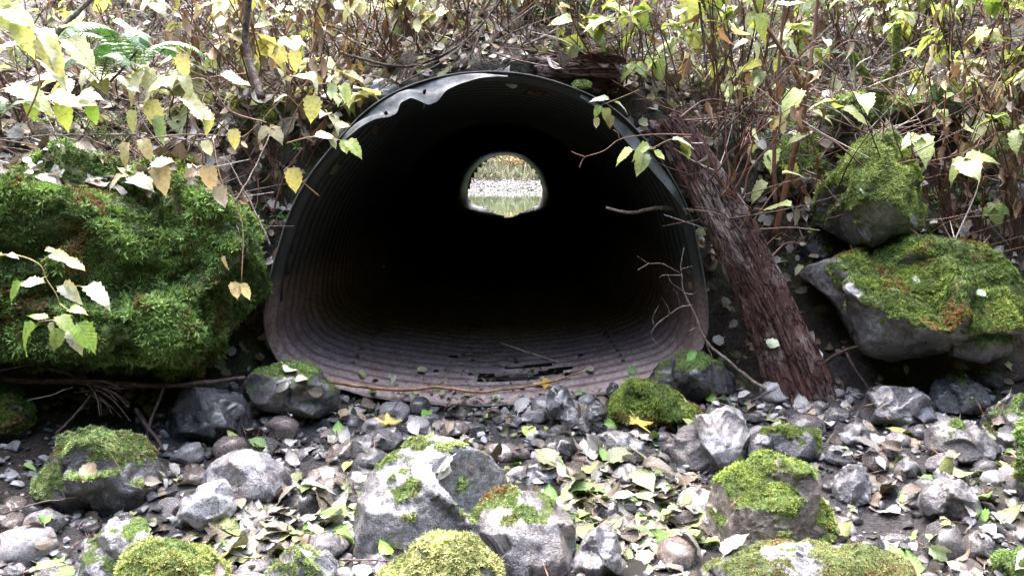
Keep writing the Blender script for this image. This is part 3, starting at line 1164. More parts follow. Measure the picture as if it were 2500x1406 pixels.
boulder('mossy_boulder', 'huge overhanging boulder left of the culvert, shaggy with dark hanging moss',
        [(-190, 400), (0, 368), (130, 362), (300, 378), (425, 385), (495, 440), (560, 505), (605, 560), (645, 630), (662, 690), (640, 738), (585, 778), (540, 820),
         (510, 890), (430, 905), (330, 890), (200, 900), (60, 890), (-190, 870)], Y=3.85, thick=.62, seed=3, q=2.7, facets=5, amp=.07, sub=6, rnd=6,
        moss=ms(46000, .019, -.85, (.045, .088, .026), (.27, .43, .135), droop=.45, patch=.55, brown=.12), land='the huge overhanging mossy boulder')
boulder('mossy_boulder', 'dark broken boulder with a green moss cap and a brown leaf stuck in front',
        [(75, 1200), (95, 1120), (150, 1065), (190, 1042), (240, 1036), (330, 1065), (385, 1105), (412, 1170), (402, 1225), (330, 1262), (230, 1275), (110, 1260)],
        mat='rock_dark', seed=5, amp=.075, facets=8, moss=ms(9000, .008, .55, GREEN0, LIME1, patch=.5), land='the dark boulder with the green moss cap')
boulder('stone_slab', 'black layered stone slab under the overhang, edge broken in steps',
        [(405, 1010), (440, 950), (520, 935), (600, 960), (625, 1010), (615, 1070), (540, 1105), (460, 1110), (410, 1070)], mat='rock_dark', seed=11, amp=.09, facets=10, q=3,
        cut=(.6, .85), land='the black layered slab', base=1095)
boulder('grey_boulder', 'grey boulder beside the culvert mouth with leaf litter heaped on its flat top',
        [(590, 930), (620, 900), (690, 885), (740, 890), (800, 925), (840, 965), (835, 1000), (780, 1020), (700, 1015), (630, 1000), (590, 970)], mat='rock', seed=13, facets=4, Y=4.05, thick=.2,
        moss=ms(1500, .008, .75, GREEN0, GREEN1), land='the grey boulder beside the culvert mouth', base=1000)
boulder('pointed_stone', 'smooth pale grey stone with a pointed top standing left of the leaf-filled channel',
        [(470, 1180), (520, 1125), (585, 1090), (640, 1105), (700, 1145), (735, 1195), (730, 1230), (640, 1240), (540, 1235)], mat='rock_pale', seed=17, facets=5, amp=.035, q=2.2,
        land='the smooth pale pointed stone', moss=ms(250, .006, 1.05, GREEN0, GREEN1))
boulder('pale_stone', 'shiny lumpy grey stone in front of the smooth pointed one',
        [(430, 1260), (450, 1215), (500, 1175), (540, 1163), (570, 1195), (575, 1240), (545, 1280), (490, 1300), (440, 1290)], mat='rock_pale', seed=19, facets=7, amp=.08,
        land='the shiny lumpy grey stone')
boulder('lichen_slab', 'flat grey slab with a thin green lichen film, leaning in the leaves',
        [(175, 1390), (215, 1320), (270, 1258), (330, 1240), (372, 1255), (360, 1320), (330, 1400), (300, 1460), (200, 1460)], mat='rock_pale', seed=23, facets=4, amp=.04,
        moss=ms(900, .004, .8, GREEN0, GREEN1, patch=.7, freq=3), land='the flat lichen slab')
boulder('moss_cushion', 'low stone wholly under a pale yellow-green moss cushion, cut by the bottom edge',
        [(285, 1395), (310, 1355), (360, 1336), (440, 1332), (510, 1350), (545, 1385), (550, 1450), (400, 1490), (290, 1450)], mat='rock', seed=29, facets=1, amp=.03,
        moss=ms(9000, .010, -.6, LIME0, (.42, .46, .17)), land='the pale moss cushion', base=1480)
boulder('large_boulder', 'largest streambed boulder, rough grey with lime moss tufts, in the middle',
        [(872, 1290), (885, 1215), (905, 1160), (960, 1115), (1010, 1090), (1070, 1075), (1130, 1085), (1185, 1115), (1225, 1165), (1260, 1215), (1290, 1300), (1260, 1420), (1180, 1480),
         (960, 1480), (880, 1440)], mat='rock', seed=31, facets=3, amp=.045, sub=6, q=2.6, Y=2.88, thick=.24, chips=16,
        moss=ms(6500, .009, .92, LIME0, LIME1, patch=.75, freq=3.0), land='the largest streambed boulder')
boulder('round_boulder', 'rounded grey boulder joined against the largest one, striped with moss tufts',
        [(1170, 1330), (1190, 1250), (1235, 1205), (1300, 1200), (1360, 1225), (1400, 1262), (1406, 1330), (1385, 1420), (1300, 1480), (1200, 1450)], mat='rock', seed=37, facets=2, amp=.045, Y=2.80, thick=.2, chips=16,
        moss=ms(5000, .009, .72, LIME0, LIME1, patch=.9, freq=2.8, region=((-1, .35), -.1)), land='the rounded boulder with moss stripes')
boulder('moss_topped_stone', 'stone with bleached moss on its crown against the foot of the largest boulder',
        [(925, 1420), (965, 1370), (1020, 1330), (1095, 1300), (1150, 1310), (1200, 1345), (1225, 1390), (1235, 1470), (1080, 1510), (935, 1480)], Y=2.42, thick=.13, mat='rock_pale', seed=41, chips=6,
        facets=3, amp=.05, moss=ms(8000, .010, .15, (.16, .18, .07), (.50, .52, .24)), land='the stone with bleached moss')
boulder('round_stone', 'smooth rounded grey stone standing in the water beside the moss-striped boulder',
        [(1400, 1400), (1408, 1330), (1435, 1285), (1470, 1272), (1500, 1290), (1518, 1340), (1520, 1400), (1460, 1425)], mat='rock', seed=43, facets=3, amp=.03, land='the smooth stone in the water')
boulder('dark_pebble', 'small dark angular stone poking up from the floating leaves',
        [(1458, 1262), (1466, 1235), (1490, 1213), (1508, 1228), (1513, 1258), (1500, 1278), (1470, 1280)], mat='rock_dark', seed=47, facets=5, amp=.04, sub=4, land='the small dark stone among floating leaves')
boulder('mossy_dome', 'dome-shaped stone fully coated in bright green moss before the culvert lip',
        [(1488, 1010), (1498, 965), (1530, 935), (1580, 925), (1630, 945), (1680, 985), (1722, 1015), (1700, 1045), (1620, 1065), (1530, 1060), (1495, 1045)], mat='rock', seed=53, facets=2, amp=.05,
        moss=ms(15000, .009, -.5, GREEN0, (.27, .36, .08), brown=.08), land='the mossy dome stone', base=1058)
boulder('dark_boulder', 'dark wet boulder behind the mossy dome at the culvert corner',
        [(1575, 935), (1600, 890), (1660, 862), (1720, 865), (1770, 895), (1800, 930), (1790, 975), (1700, 985), (1610, 970)], mat='rock_dark', seed=59, facets=7, amp=.06, Y=4.3, thick=.17,
        moss=ms(900, .007, .8, DEEP0, GREEN1), land='the dark wet boulder at the culvert corner')
boulder('upright_stone', 'black upright stone leaning on the culvert lip',
        [(1332, 1000), (1338, 955), (1360, 935), (1385, 945), (1402, 985), (1408, 1025), (1375, 1035), (1340, 1025)], mat='rock_dark', seed=61, facets=5, amp=.03, land='the black upright stone', base=1040)
boulder('dark_cobble', 'dark egg-shaped stone right in front of the black upright one',
        [(1368, 1045), (1376, 1005), (1395, 988), (1412, 1005), (1418, 1045), (1402, 1068), (1378, 1065)], mat='rock_dark', seed=63, facets=4, amp=.03, sub=4)
boulder('slate_slab', 'dark slate slab with a straight pale edge, tilted beside the mossy dome',
        [(1402, 1050), (1425, 1000), (1450, 978), (1485, 985), (1482, 1025), (1465, 1055), (1425, 1068)], mat='rock_dark', seed=67, facets=9, amp=.03, q=3, cut=(.6, .85), land='the tilted slate slab')
boulder('slate_shard', 'small blue-grey slate shard against the bottom lip of the culvert',
        [(1478, 955), (1492, 930), (1512, 940), (1505, 975), (1488, 985)], mat='rock_dark', seed=69, facets=6, amp=.03, sub=4, Y=4.3, thick=.03)
boulder('pale_pointed_boulder', 'glossy pale boulder with a sharp bright peak, right of the mossy dome',
        [(1632, 1110), (1650, 1050), (1690, 1015), (1735, 1010), (1775, 985), (1805, 990), (1820, 1045), (1832, 1090), (1810, 1140), (1740, 1160), (1665, 1150)], mat='rock_pale', seed=73, facets=7, amp=.07,
        q=2.3, land='the glossy pale pointed boulder', rnd=6)
boulder('grey_boulder', 'rough grey boulder low at the left foot of the glossy pointed boulder',
        [(1440, 1105), (1452, 1070), (1490, 1050), (1540, 1058), (1575, 1085), (1580, 1120), (1530, 1140), (1470, 1135)], mat='rock', seed=79, facets=6, amp=.08, land='the rough grey boulder')
boulder('dark_angular_stone', 'dark angular stone wedged right of the glossy pointed boulder',
        [(1805, 1105), (1815, 1075), (1850, 1052), (1885, 1062), (1895, 1100), (1870, 1130), (1825, 1130)], mat='rock_dark', seed=83, facets=8, amp=.04, land='the dark angular stone')
boulder('mossy_flat_stone', 'flat-topped dark stone with a strip of green moss along its top below the log',
        [(1838, 1065), (1850, 1042), (1900, 1040), (1960, 1048), (2008, 1055), (2015, 1090), (1990, 1125), (1930, 1130), (1860, 1110)], mat='rock_dark', seed=89, facets=5, amp=.05,
        moss=ms(3500, .008, .5, GREEN0, (.27, .36, .08)), land='the flat mossy stone below the log')
boulder('moss_topped_boulder', 'brown-grey block with a thick bright moss cap overhanging its front',
        [(1715, 1300), (1720, 1235), (1745, 1185), (1800, 1140), (1870, 1120), (1945, 1128), (2000, 1160), (2030, 1230), (2045, 1300), (2000, 1345), (1880, 1365), (1740, 1355)],
        mat='rock_brown', seed=97, facets=7, amp=.05, q=2.8, moss=ms(15000, .010, .42, LIME0, (.31, .40, .09), patch=.4, brown=.04), sub=6, land='the block with the thick moss cap')
boulder('flat_boulder', 'wide flat grey boulder with a fuzzy thin moss crown, cut by the bottom edge',
        [(1690, 1420), (1730, 1365), (1850, 1335), (1990, 1322), (2110, 1330), (2200, 1355), (2232, 1400), (2225, 1500), (1900, 1530), (1700, 1500)], Y=2.52, thick=.2, mat='rock', seed=101, facets=4, amp=.04,
        moss=ms(9000, .005, .45, (.10, .12, .05), (.26, .30, .14), patch=.5), sub=6, land='the wide flat boulder at the bottom edge')
boulder('ridge_stone', 'dark ridged stone near the foot of the log, its top catching the light',
        [(2085, 1010), (2110, 965), (2170, 938), (2230, 945), (2290, 985), (2312, 1030), (2270, 1045), (2180, 1040), (2110, 1035)], mat='rock_dark', seed=103, facets=9, amp=.075, land='the dark ridged stone near the log foot')
boulder('humped_stone', 'dark humped stone with a glossy top just right of the ridged stone',
        [(2270, 985), (2275, 935), (2310, 908), (2360, 910), (2400, 945), (2425, 985), (2390, 1025), (2330, 1030), (2290, 1015)], mat='rock_dark', seed=107, facets=6, amp=.06,
        moss=ms(500, .007, .9, GREEN0, GREEN1), land='the dark humped stone')
boulder('wrinkled_boulder', 'wrinkled blue-grey boulder with a mossy corner, in front of the ridged stone',
        [(2245, 1085), (2260, 1045), (2310, 1022), (2370, 1030), (2420, 1065), (2455, 1095), (2440, 1130), (2360, 1140), (2285, 1125)], mat='rock', seed=109, facets=7, amp=.08,
        moss=ms(900, .007, .8, DEEP0, GREEN1, region=((-1, .4), .25)), land='the wrinkled blue-grey boulder')
boulder('grey_boulder', 'big dull grey boulder with a faint mossy top at the far right edge',
        [(2385, 1050), (2400, 1005), (2445, 975), (2500, 965), (2560, 990), (2570, 1060), (2510, 1105), (2430, 1100)], mat='rock', seed=113, facets=6, amp=.05,
        moss=ms(1400, .007, .7, DEEP0, GREEN1), land='the dull grey boulder at the far right')
boulder('mossy_stone', 'shaggy green moss-coated stone cut by the right edge above the grey rocks',
        [(2478, 1080), (2490, 1030), (2530, 1010), (2600, 1050), (2600, 1240), (2520, 1250), (2470, 1190), (2485, 1120)], mat='rock_dark', seed=117, facets=4, amp=.05,
        moss=ms(5000, .011, .1, DEEP0, GREEN1), land='the mossy stone at the right edge')
boulder('pale_block', 'pale weathered block standing on end among pebbles beside the moss-capped block',
        [(2030, 1200), (2040, 1150), (2075, 1128), (2110, 1132), (2128, 1180), (2125, 1225), (2090, 1240), (2045, 1225)], mat='rock_pale', seed=121, facets=6, amp=.05, land='the pale weathered block')
boulder('round_stone', 'smooth round grey stone nested behind the moss-capped block',
        [(2010, 1115), (2022, 1090), (2050, 1085), (2078, 1100), (2080, 1130), (2055, 1145), (2020, 1138)], mat='rock', seed=123, facets=1, amp=.02, sub=4, land='the smooth round grey stone')
boulder('banded_boulder', 'flat-faced banded grey boulder lying in leaves, the broadest on the right stream bed',
        [(2235, 1225), (2250, 1185), (2300, 1160), (2350, 1170), (2385, 1210), (2400, 1250), (2370, 1275), (2300, 1275), (2255, 1255)], mat='rock', seed=127, facets=4, amp=.04, land='the flat banded boulder')
boulder('peaked_stone', 'small peaked blue-grey stone above the flat banded boulder',
        [(2178, 1160), (2190, 1130), (2215, 1110), (2240, 1130), (2255, 1155), (2225, 1170)], mat='rock', seed=129, facets=6, amp=.04, sub=4)
boulder('lumpy_stone', 'lumpy grey stone between the banded and the wrinkled boulders',
        [(2275, 1165), (2290, 1140), (2330, 1138), (2365, 1160), (2368, 1190), (2320, 1195)], mat='rock', seed=131, facets=6, amp=.08, sub=4)
boulder('crusted_stone', 'pale crusted stone in the middle distance left of the dark ridged stone',
        [(2050, 1070), (2065, 1040), (2095, 1025), (2120, 1045), (2130, 1080), (2095, 1095), (2060, 1090)], mat='rock_pale', seed=133, facets=6, amp=.07, sub=4)
boulder('flat_pale_stone', 'long flat stone with a wet white glare behind the largest boulder',
        [(1220, 1175), (1250, 1140), (1320, 1130), (1400, 1135), (1430, 1150), (1400, 1175), (1320, 1195), (1250, 1200)], mat='rock_pale', seed=137, facets=4, amp=.04, land='the long flat glaring stone')
boulder('grey_stone', 'pale grey stone dusted with litter at the edge of the floating leaves',
        [(1480, 1170), (1500, 1140), (1545, 1130), (1590, 1145), (1600, 1175), (1560, 1190), (1500, 1190)], mat='rock_pale', seed=139, facets=6, amp=.07, sub=4)
boulder('long_wet_stone', 'long black wet stone with a bright highlight behind the largest boulder',
        [(830, 1110), (850, 1075), (920, 1050), (970, 1040), (992, 1065), (985, 1095), (930, 1115), (860, 1130)], mat='rock_dark', seed=143, facets=3, amp=.04, land='the long black wet stone')
boulder('leaf_covered_stone', 'grey stone with a large white leaf plastered on it below the long black one',
        [(855, 1140), (868, 1110), (910, 1092), (945, 1105), (960, 1130), (935, 1145), (880, 1152)], mat='rock', seed=145, facets=4, amp=.05, sub=4)
boulder('brown_round_stone', 'brown rounded wet stone behind the largest boulder near the culvert lip',
        [(1068, 1055), (1080, 1035), (1115, 1022), (1145, 1035), (1150, 1060), (1120, 1075), (1080, 1072)], mat='rock_brown', seed=147, facets=1, amp=.03, sub=4)
boulder('reddish_stone', 'stone with a reddish underside and pale worn top left of the largest boulder',
        [(735, 1180), (750, 1150), (800, 1135), (832, 1150), (830, 1185), (800, 1205), (750, 1200)], mat='rock_brown', seed=149, facets=4, amp=.05, sub=4, land='the reddish stone')
boulder('mottled_stone', 'mottled grey-green stone behind the crest of the largest boulder',
        [(1175, 1110), (1190, 1085), (1240, 1082), (1290, 1095), (1300, 1120), (1250, 1135), (1195, 1130)], mat='rock_brown', seed=151, facets=2, amp=.04, sub=4)
boulder('rough_dark_stone', 'rough dark stone left of the rough grey boulder, glossy on one face',
        [(1315, 1125), (1330, 1080), (1365, 1058), (1400, 1075), (1415, 1110), (1390, 1135), (1340, 1140)], mat='rock_dark', seed=153, facets=7, amp=.06, sub=4)
boulder('moss_film_stone', 'pale stone with a thin moss film, low in front left of the largest boulder',
        [(640, 1420), (680, 1360), (740, 1330), (800, 1335), (825, 1380), (815, 1450), (700, 1480)], mat='rock_pale', seed=157, facets=3, amp=.04, base=1460,
        moss=ms(1500, .006, .65, GREEN0, LIME1, patch=.7, freq=2.5), land='the pale stone with the moss film')
boulder('lilac_stone', 'lilac-grey flat stone beside the lichen slab under leaves',
        [(50, 1290), (65, 1255), (120, 1240), (155, 1255), (160, 1290), (120, 1310), (70, 1312)], mat='rock', seed=159, facets=3, amp=.04, sub=4)
boulder('moss_clump_stone', 'small stone with a dense round moss clump in the bottom right corner',
        [(2425, 1385), (2440, 1350), (2490, 1338), (2560, 1360), (2560, 1450), (2440, 1450)], mat='rock_dark', seed=163, facets=1, amp=.03, sub=4,
        moss=ms(5000, .007, -.4, GREEN0, GREEN1), base=1440)
boulder('dark_stone', 'dark stone half buried in leaves left of the moss clump corner',
        [(2335, 1350), (2350, 1310), (2390, 1290), (2430, 1320), (2425, 1360), (2380, 1380)], mat='rock_dark', seed=165, facets=6, amp=.05, sub=4)

# boulders up the right bank
boulder('mossy_boulder', 'broad bank boulder right of the leaning log, with bare blue-grey flank and rusty green moss',
        [(1925, 668), (1985, 650), (2060, 632), (2150, 610), (2215, 590), (2300, 588), (2390, 605), (2450, 650), (2505, 690), (2540, 760), (2500, 810), (2400, 830), (2280, 860), (2180, 878), (2110, 860),
         (2075, 800), (2030, 730), (1985, 690)], Y=4.15, thick=.5, mat='rock', seed=171, facets=3, amp=.045, sub=6, rnd=5, tilt=.25,
        moss=ms(26000, .011, -.1, GREEN0, (.20, .28, .06), patch=.35, brown=.30, region=((1, .6), -.85)), land='the broad bank boulder')
boulder('mossy_boulder', 'pyramid-shaped mossy boulder perched above the broad bank boulder',
        [(1990, 545), (2000, 480), (2050, 410), (2110, 340), (2160, 318), (2210, 325), (2225, 380), (2240, 450), (2258, 530), (2240, 572), (2180, 580), (2130, 612), (2080, 600), (2040, 565)], Y=4.45, thick=.35, chips=10,
        mat='rock', seed=173, facets=2, amp=.04, sub=6, rnd=5, moss=ms(22000, .010, -.25, (.12, .17, .05), (.40, .50, .17), patch=.25, brown=.0, region=((0, 1), -.68)), land='the pyramid-shaped mossy boulder')
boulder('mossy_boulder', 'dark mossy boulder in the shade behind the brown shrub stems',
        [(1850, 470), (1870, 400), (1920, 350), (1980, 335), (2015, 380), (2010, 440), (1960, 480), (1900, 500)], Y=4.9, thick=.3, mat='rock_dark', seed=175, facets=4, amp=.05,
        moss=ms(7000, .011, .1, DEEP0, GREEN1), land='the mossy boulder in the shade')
boulder('mossy_boulder', 'mossy round boulder with a bare dark side behind the moss-covered forked stump',
        [(1990, 290), (2005, 245), (2060, 228), (2120, 240), (2130, 290), (2080, 315), (2020, 310)], Y=5.0, thick=.25, mat='rock_dark', seed=177, facets=3, amp=.05,
        moss=ms(6000, .011, -.2, GREEN0, LIME1), land='the mossy boulder by the forked stump')
boulder('mossy_boulder', 'long low mossy boulder right of the forked stump',
        [(2150, 290), (2180, 230), (2260, 212), (2330, 225), (2345, 275), (2290, 305), (2200, 310)], Y=4.98, thick=.25, mat='rock_dark', seed=179, facets=3, amp=.05,
        moss=ms(7000, .011, -.2, GREEN0, LIME1))
boulder('mossy_boulder', 'pale and mossy boulder high at the right edge among withered stems',
        [(2370, 480), (2400, 390), (2450, 335), (2520, 315), (2580, 360), (2580, 500), (2480, 510), (2400, 500)], Y=4.8, thick=.3, mat='rock_pale', seed=181, facets=5, amp=.06,
        moss=ms(6000, .011, .35, GREEN0, GREEN1, patch=.7), land='the pale mossy boulder at the right edge')
boulder('mossy_stone', 'flat mossy stone with curled leaves lying on it under the broad bank boulder',
        [(2285, 835), (2310, 800), (2380, 790), (2440, 800), (2475, 830), (2470, 865), (2400, 885), (2320, 875)], Y=3.85, thick=.16, mat='rock_dark', seed=183, facets=4, amp=.05,
        moss=ms(5000, .009, .25, GREEN0, LIME1), land='the flat mossy stone under the broad boulder')
boulder('dark_boulder', 'dark wall-like rock in the gap between the pyramid boulder and the broad one',
        [(1910, 620), (1920, 560), (1980, 530), (2060, 560), (2100, 610), (2060, 650), (1970, 660)], Y=4.75, thick=.25, mat='rock_dark', seed=187, facets=5, amp=.05,
        moss=ms(2500, .010, .4, DEEP0, GREEN0))
boulder('grey_stone', 'small grey stone with a moss tuft above the dark humped stone',
        [(2345, 940), (2350, 912), (2385, 898), (2430, 905), (2470, 930), (2450, 955), (2390, 960)], mat='rock', seed=189, facets=4, amp=.06, sub=4, moss=ms(600, .008, .6, GREEN0, LIME1))
boulder('mossy_log_end', 'mossy hump of bank rock above and left of the culvert', [(560, 270), (590, 235), (680, 240), (750, 262), (770, 300), (730, 340), (640, 345), (580, 315)], Y=4.85, thick=.22,
        mat='rock_dark', seed=191, facets=2, amp=.06, moss=ms(6000, .011, -.1, GREEN0, (.24, .28, .08), brown=.15), land='the mossy hump above the culvert')
boulder('dark_stone', 'dark stone lodged on the bank just left of the culvert crown', [(880, 250), (890, 215), (930, 196), (975, 205), (985, 235), (950, 262), (905, 275)], Y=4.62, thick=.12, mat='rock_dark',
        seed=193, facets=6, amp=.06, sub=4, land='the dark stone by the culvert crown')
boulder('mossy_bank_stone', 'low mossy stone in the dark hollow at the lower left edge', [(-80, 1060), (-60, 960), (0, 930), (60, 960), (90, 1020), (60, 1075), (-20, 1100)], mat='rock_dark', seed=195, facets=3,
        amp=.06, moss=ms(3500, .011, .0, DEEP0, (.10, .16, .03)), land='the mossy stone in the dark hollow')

# ------------------------------------------------------------------ shallow water in the low spots of the bed
def flat_sheet(name, x0, x1, y0, y1, z, nx, ny, mat, wob=.0):
    xs_, ys_ = np.linspace(x0, x1, nx), np.linspace(y0, y1, ny)
    XX, YY = np.meshgrid(xs_, ys_)
    ZZ = z + wob * fbm(np.stack([XX, YY, 0 * XX], -1) * 2, 2, 3)
    i, j = np.meshgrid(np.arange(ny - 1), np.arange(nx - 1), indexing='ij')
    gg = Geo()
    gg.add(np.stack([XX, YY, ZZ], -1), [np.stack([i * nx + j, i * nx + j + 1, (i + 1) * nx + j + 1, (i + 1) * nx + j], -1).reshape(-1, 4)])
    return gg.build(name, mat)


tag(flat_sheet('stream_water', -1.5, 1.3, 1.4, 3.75, -.126, 40, 40, M['water']), kind='structure')
tag(flat_sheet('pond_water', -14, 14, 24.2, 53, -.62, 20, 20, M['pond']), kind='structure')

# ------------------------------------------------------------------ cobbles: one of each kind, then copies
COB = []
for k in range(14):
    r = np.random.default_rng(500 + k)
    sc = np.array([1, r.uniform(.7, 1), r.uniform(.5, .8)])
    fac = [2, 8, 14][k % 3]

    def cob_shape(sub_, k=k, sc=sc, fac=fac):
        r = np.random.default_rng(900 + k)
        D, F = ico(sub_)
        L = D / ((np.abs(D) ** 2.4).sum(1) ** (1 / 2.4))[:, None]
        for _ in range(fac):
            n = unit(r.normal(size=3))
            h = (L @ n).max() * r.uniform(.70, .92)
            L = L - n * (np.maximum(L @ n - h, 0) * .93)[:, None]
        amp = .05 if fac == 0 else .09
        L = L + unit(L) * (amp * fbm(L * 1.6 + k * 5, 3, k) + amp * .35 * fbm(L * 6 + k, 3, k + 3))[:, None]
        return L * sc, F

    Vv, Ff = cob_shape(4)
    COB.append((Vv, Ff, *cob_shape(2), ['rounded', 'blocky', 'angular'][k % 3]))
cob_mesh = {}


def near_land(p, skip=()):
    best, bd = None, 9
    for ph, c, rad in LAND:
        if ph in skip:
            continue
        d = math.hypot(p[0] - c[0], p[1] - c[1]) + .5 * abs(p[2] - c[2]) - rad * .6
        if d < bd:
            best, bd = (ph, c, rad), d
    ph, c, rad = best
    dx, dy = p[0] - c[0], p[1] - c[1]
    if p[2] - c[2] > rad * .55 and math.hypot(dx, dy) < rad * 1.1:
        rel = 'on top of'
    elif abs(dx) > abs(dy):
        rel = 'left of' if dx < 0 else 'right of'
    else:
        rel = 'in front of' if dy < 0 else 'behind'
    return rel + ' ' + ph


placed = []
rc = random.Random(5)
tries = 0
while len(placed) < 298 and tries < 40000:
    tries += 1
    x = rc.uniform(-2.0, 2.9)
    y = rc.uniform(2.45, 4.42)
    s = (.052 + .05 * rc.random() ** 1.2) if len(placed) < 130 else (.030 + .024 * rc.random())
    if y > 4.30 and -1.25 < x < .85:
        continue
    if x > 1.2 and y > 4.25 or x < -1.5 and y > 3.5:
        continue
    bad = False
    zz = float(ground_z(x, y))
    for C, size, th in BOULDERS:
        if math.hypot(x - C[0], y - C[1]) < max(size * .75, .5 * (size + th)) * .8 + s * .5 and C[2] - size < zz + .12:
            bad = True
            break
    if bad:
        continue
    for (a, b, c) in placed:
        if math.hypot(a - x, b - y) < (c + s) * .66:
            bad = True
            break
    if bad:
        continue
    placed.append((x, y, s))
for x, y, s in placed:
    k = rc.randrange(len(COB))
    tone = rc.choices(['cobble', 'cobble_dark', 'cobble_pale', 'cobble_brown'], [.36, .24, .22, .18])[0]
    if (k, tone) not in cob_mesh:
        gg = Geo()
        gg.add(COB[k][0], [COB[k][1]])
        cob_mesh[(k, tone)] = gg.mesh('cobble', M[tone])
    o = bpy.data.objects.new('cobble', cob_mesh[(k, tone)])
    COL.objects.link(o)
    z = float(ground_z(x, y)) + s * rc.uniform(.05, .38)
    rot = Matrix.Rotation(rc.uniform(0, 6.28), 4, 'Z') @ Matrix.Rotation(rc.uniform(-.45, .45), 4, 'X')
    mw = Matrix.Translation((x, y, z)) @ rot @ Matrix.Scale(s, 4)
    o.matrix_world = mw
    Mw = np.array(mw)
    collide(COB[k][2] @ Mw[:3, :3].T + Mw[:3, 3], [COB[k][3]])
    tn = {'cobble': 'grey', 'cobble_dark': 'dark', 'cobble_pale': 'pale', 'cobble_brown': 'brownish'}[tone]
    sz = 'small' if s < .040 else ('fist-sized' if s < .066 else 'large')
    tag(o, f'{sz} {COB[k][4]} {tn} cobble {near_land((x, y, z))}', 'cobble', 'cobbles strewn over the stream bed')

# gravel between the cobbles
gg = Geo()
ng = 11500
px_ = RNG.uniform(-2.6, 3.5, ng)
py_ = RNG.uniform(1.8, 4.45, ng)
pz_ = ground_z(px_, py_)
sz_ = np.where(RNG.random(ng) < .34, .016 + .024 * RNG.random(ng), .003 + .010 * RNG.random(ng) ** 2)
D2, F2 = ico(2)
for _k in range(11):
    _n = unit(RNG.normal(size=3))
    _h = (D2 @ _n).max() * RNG.uniform(.5, .8)
    D2 = D2 - _n * np.maximum(D2 @ _n - _h, 0)[:, None]
D2 = D2 * np.array([1, .8, .62])
tone = RNG.random((ng, 1))
cg = np.where(tone < .45, [[.05, .049, .054]], np.where(tone < .8, [[.13, .128, .14]], [[.25, .248, .27]])) * (.7 + .6 * RNG.random((ng, 1)))
fr = frames(np.tile([[0, 0, 1.0]], (ng, 1)) + .4 * RNG.normal(size=(ng, 3)))
gg.scatter((D2, [F2], np.zeros((len(D2), 2)), np.ones(len(D2))), fr * sz_[:, None, None], np.stack([px_, py_, pz_ + sz_ * .3], 1), cg)
tag(gg.build('gravel', M['gravel'], smooth=False), kind='stuff')

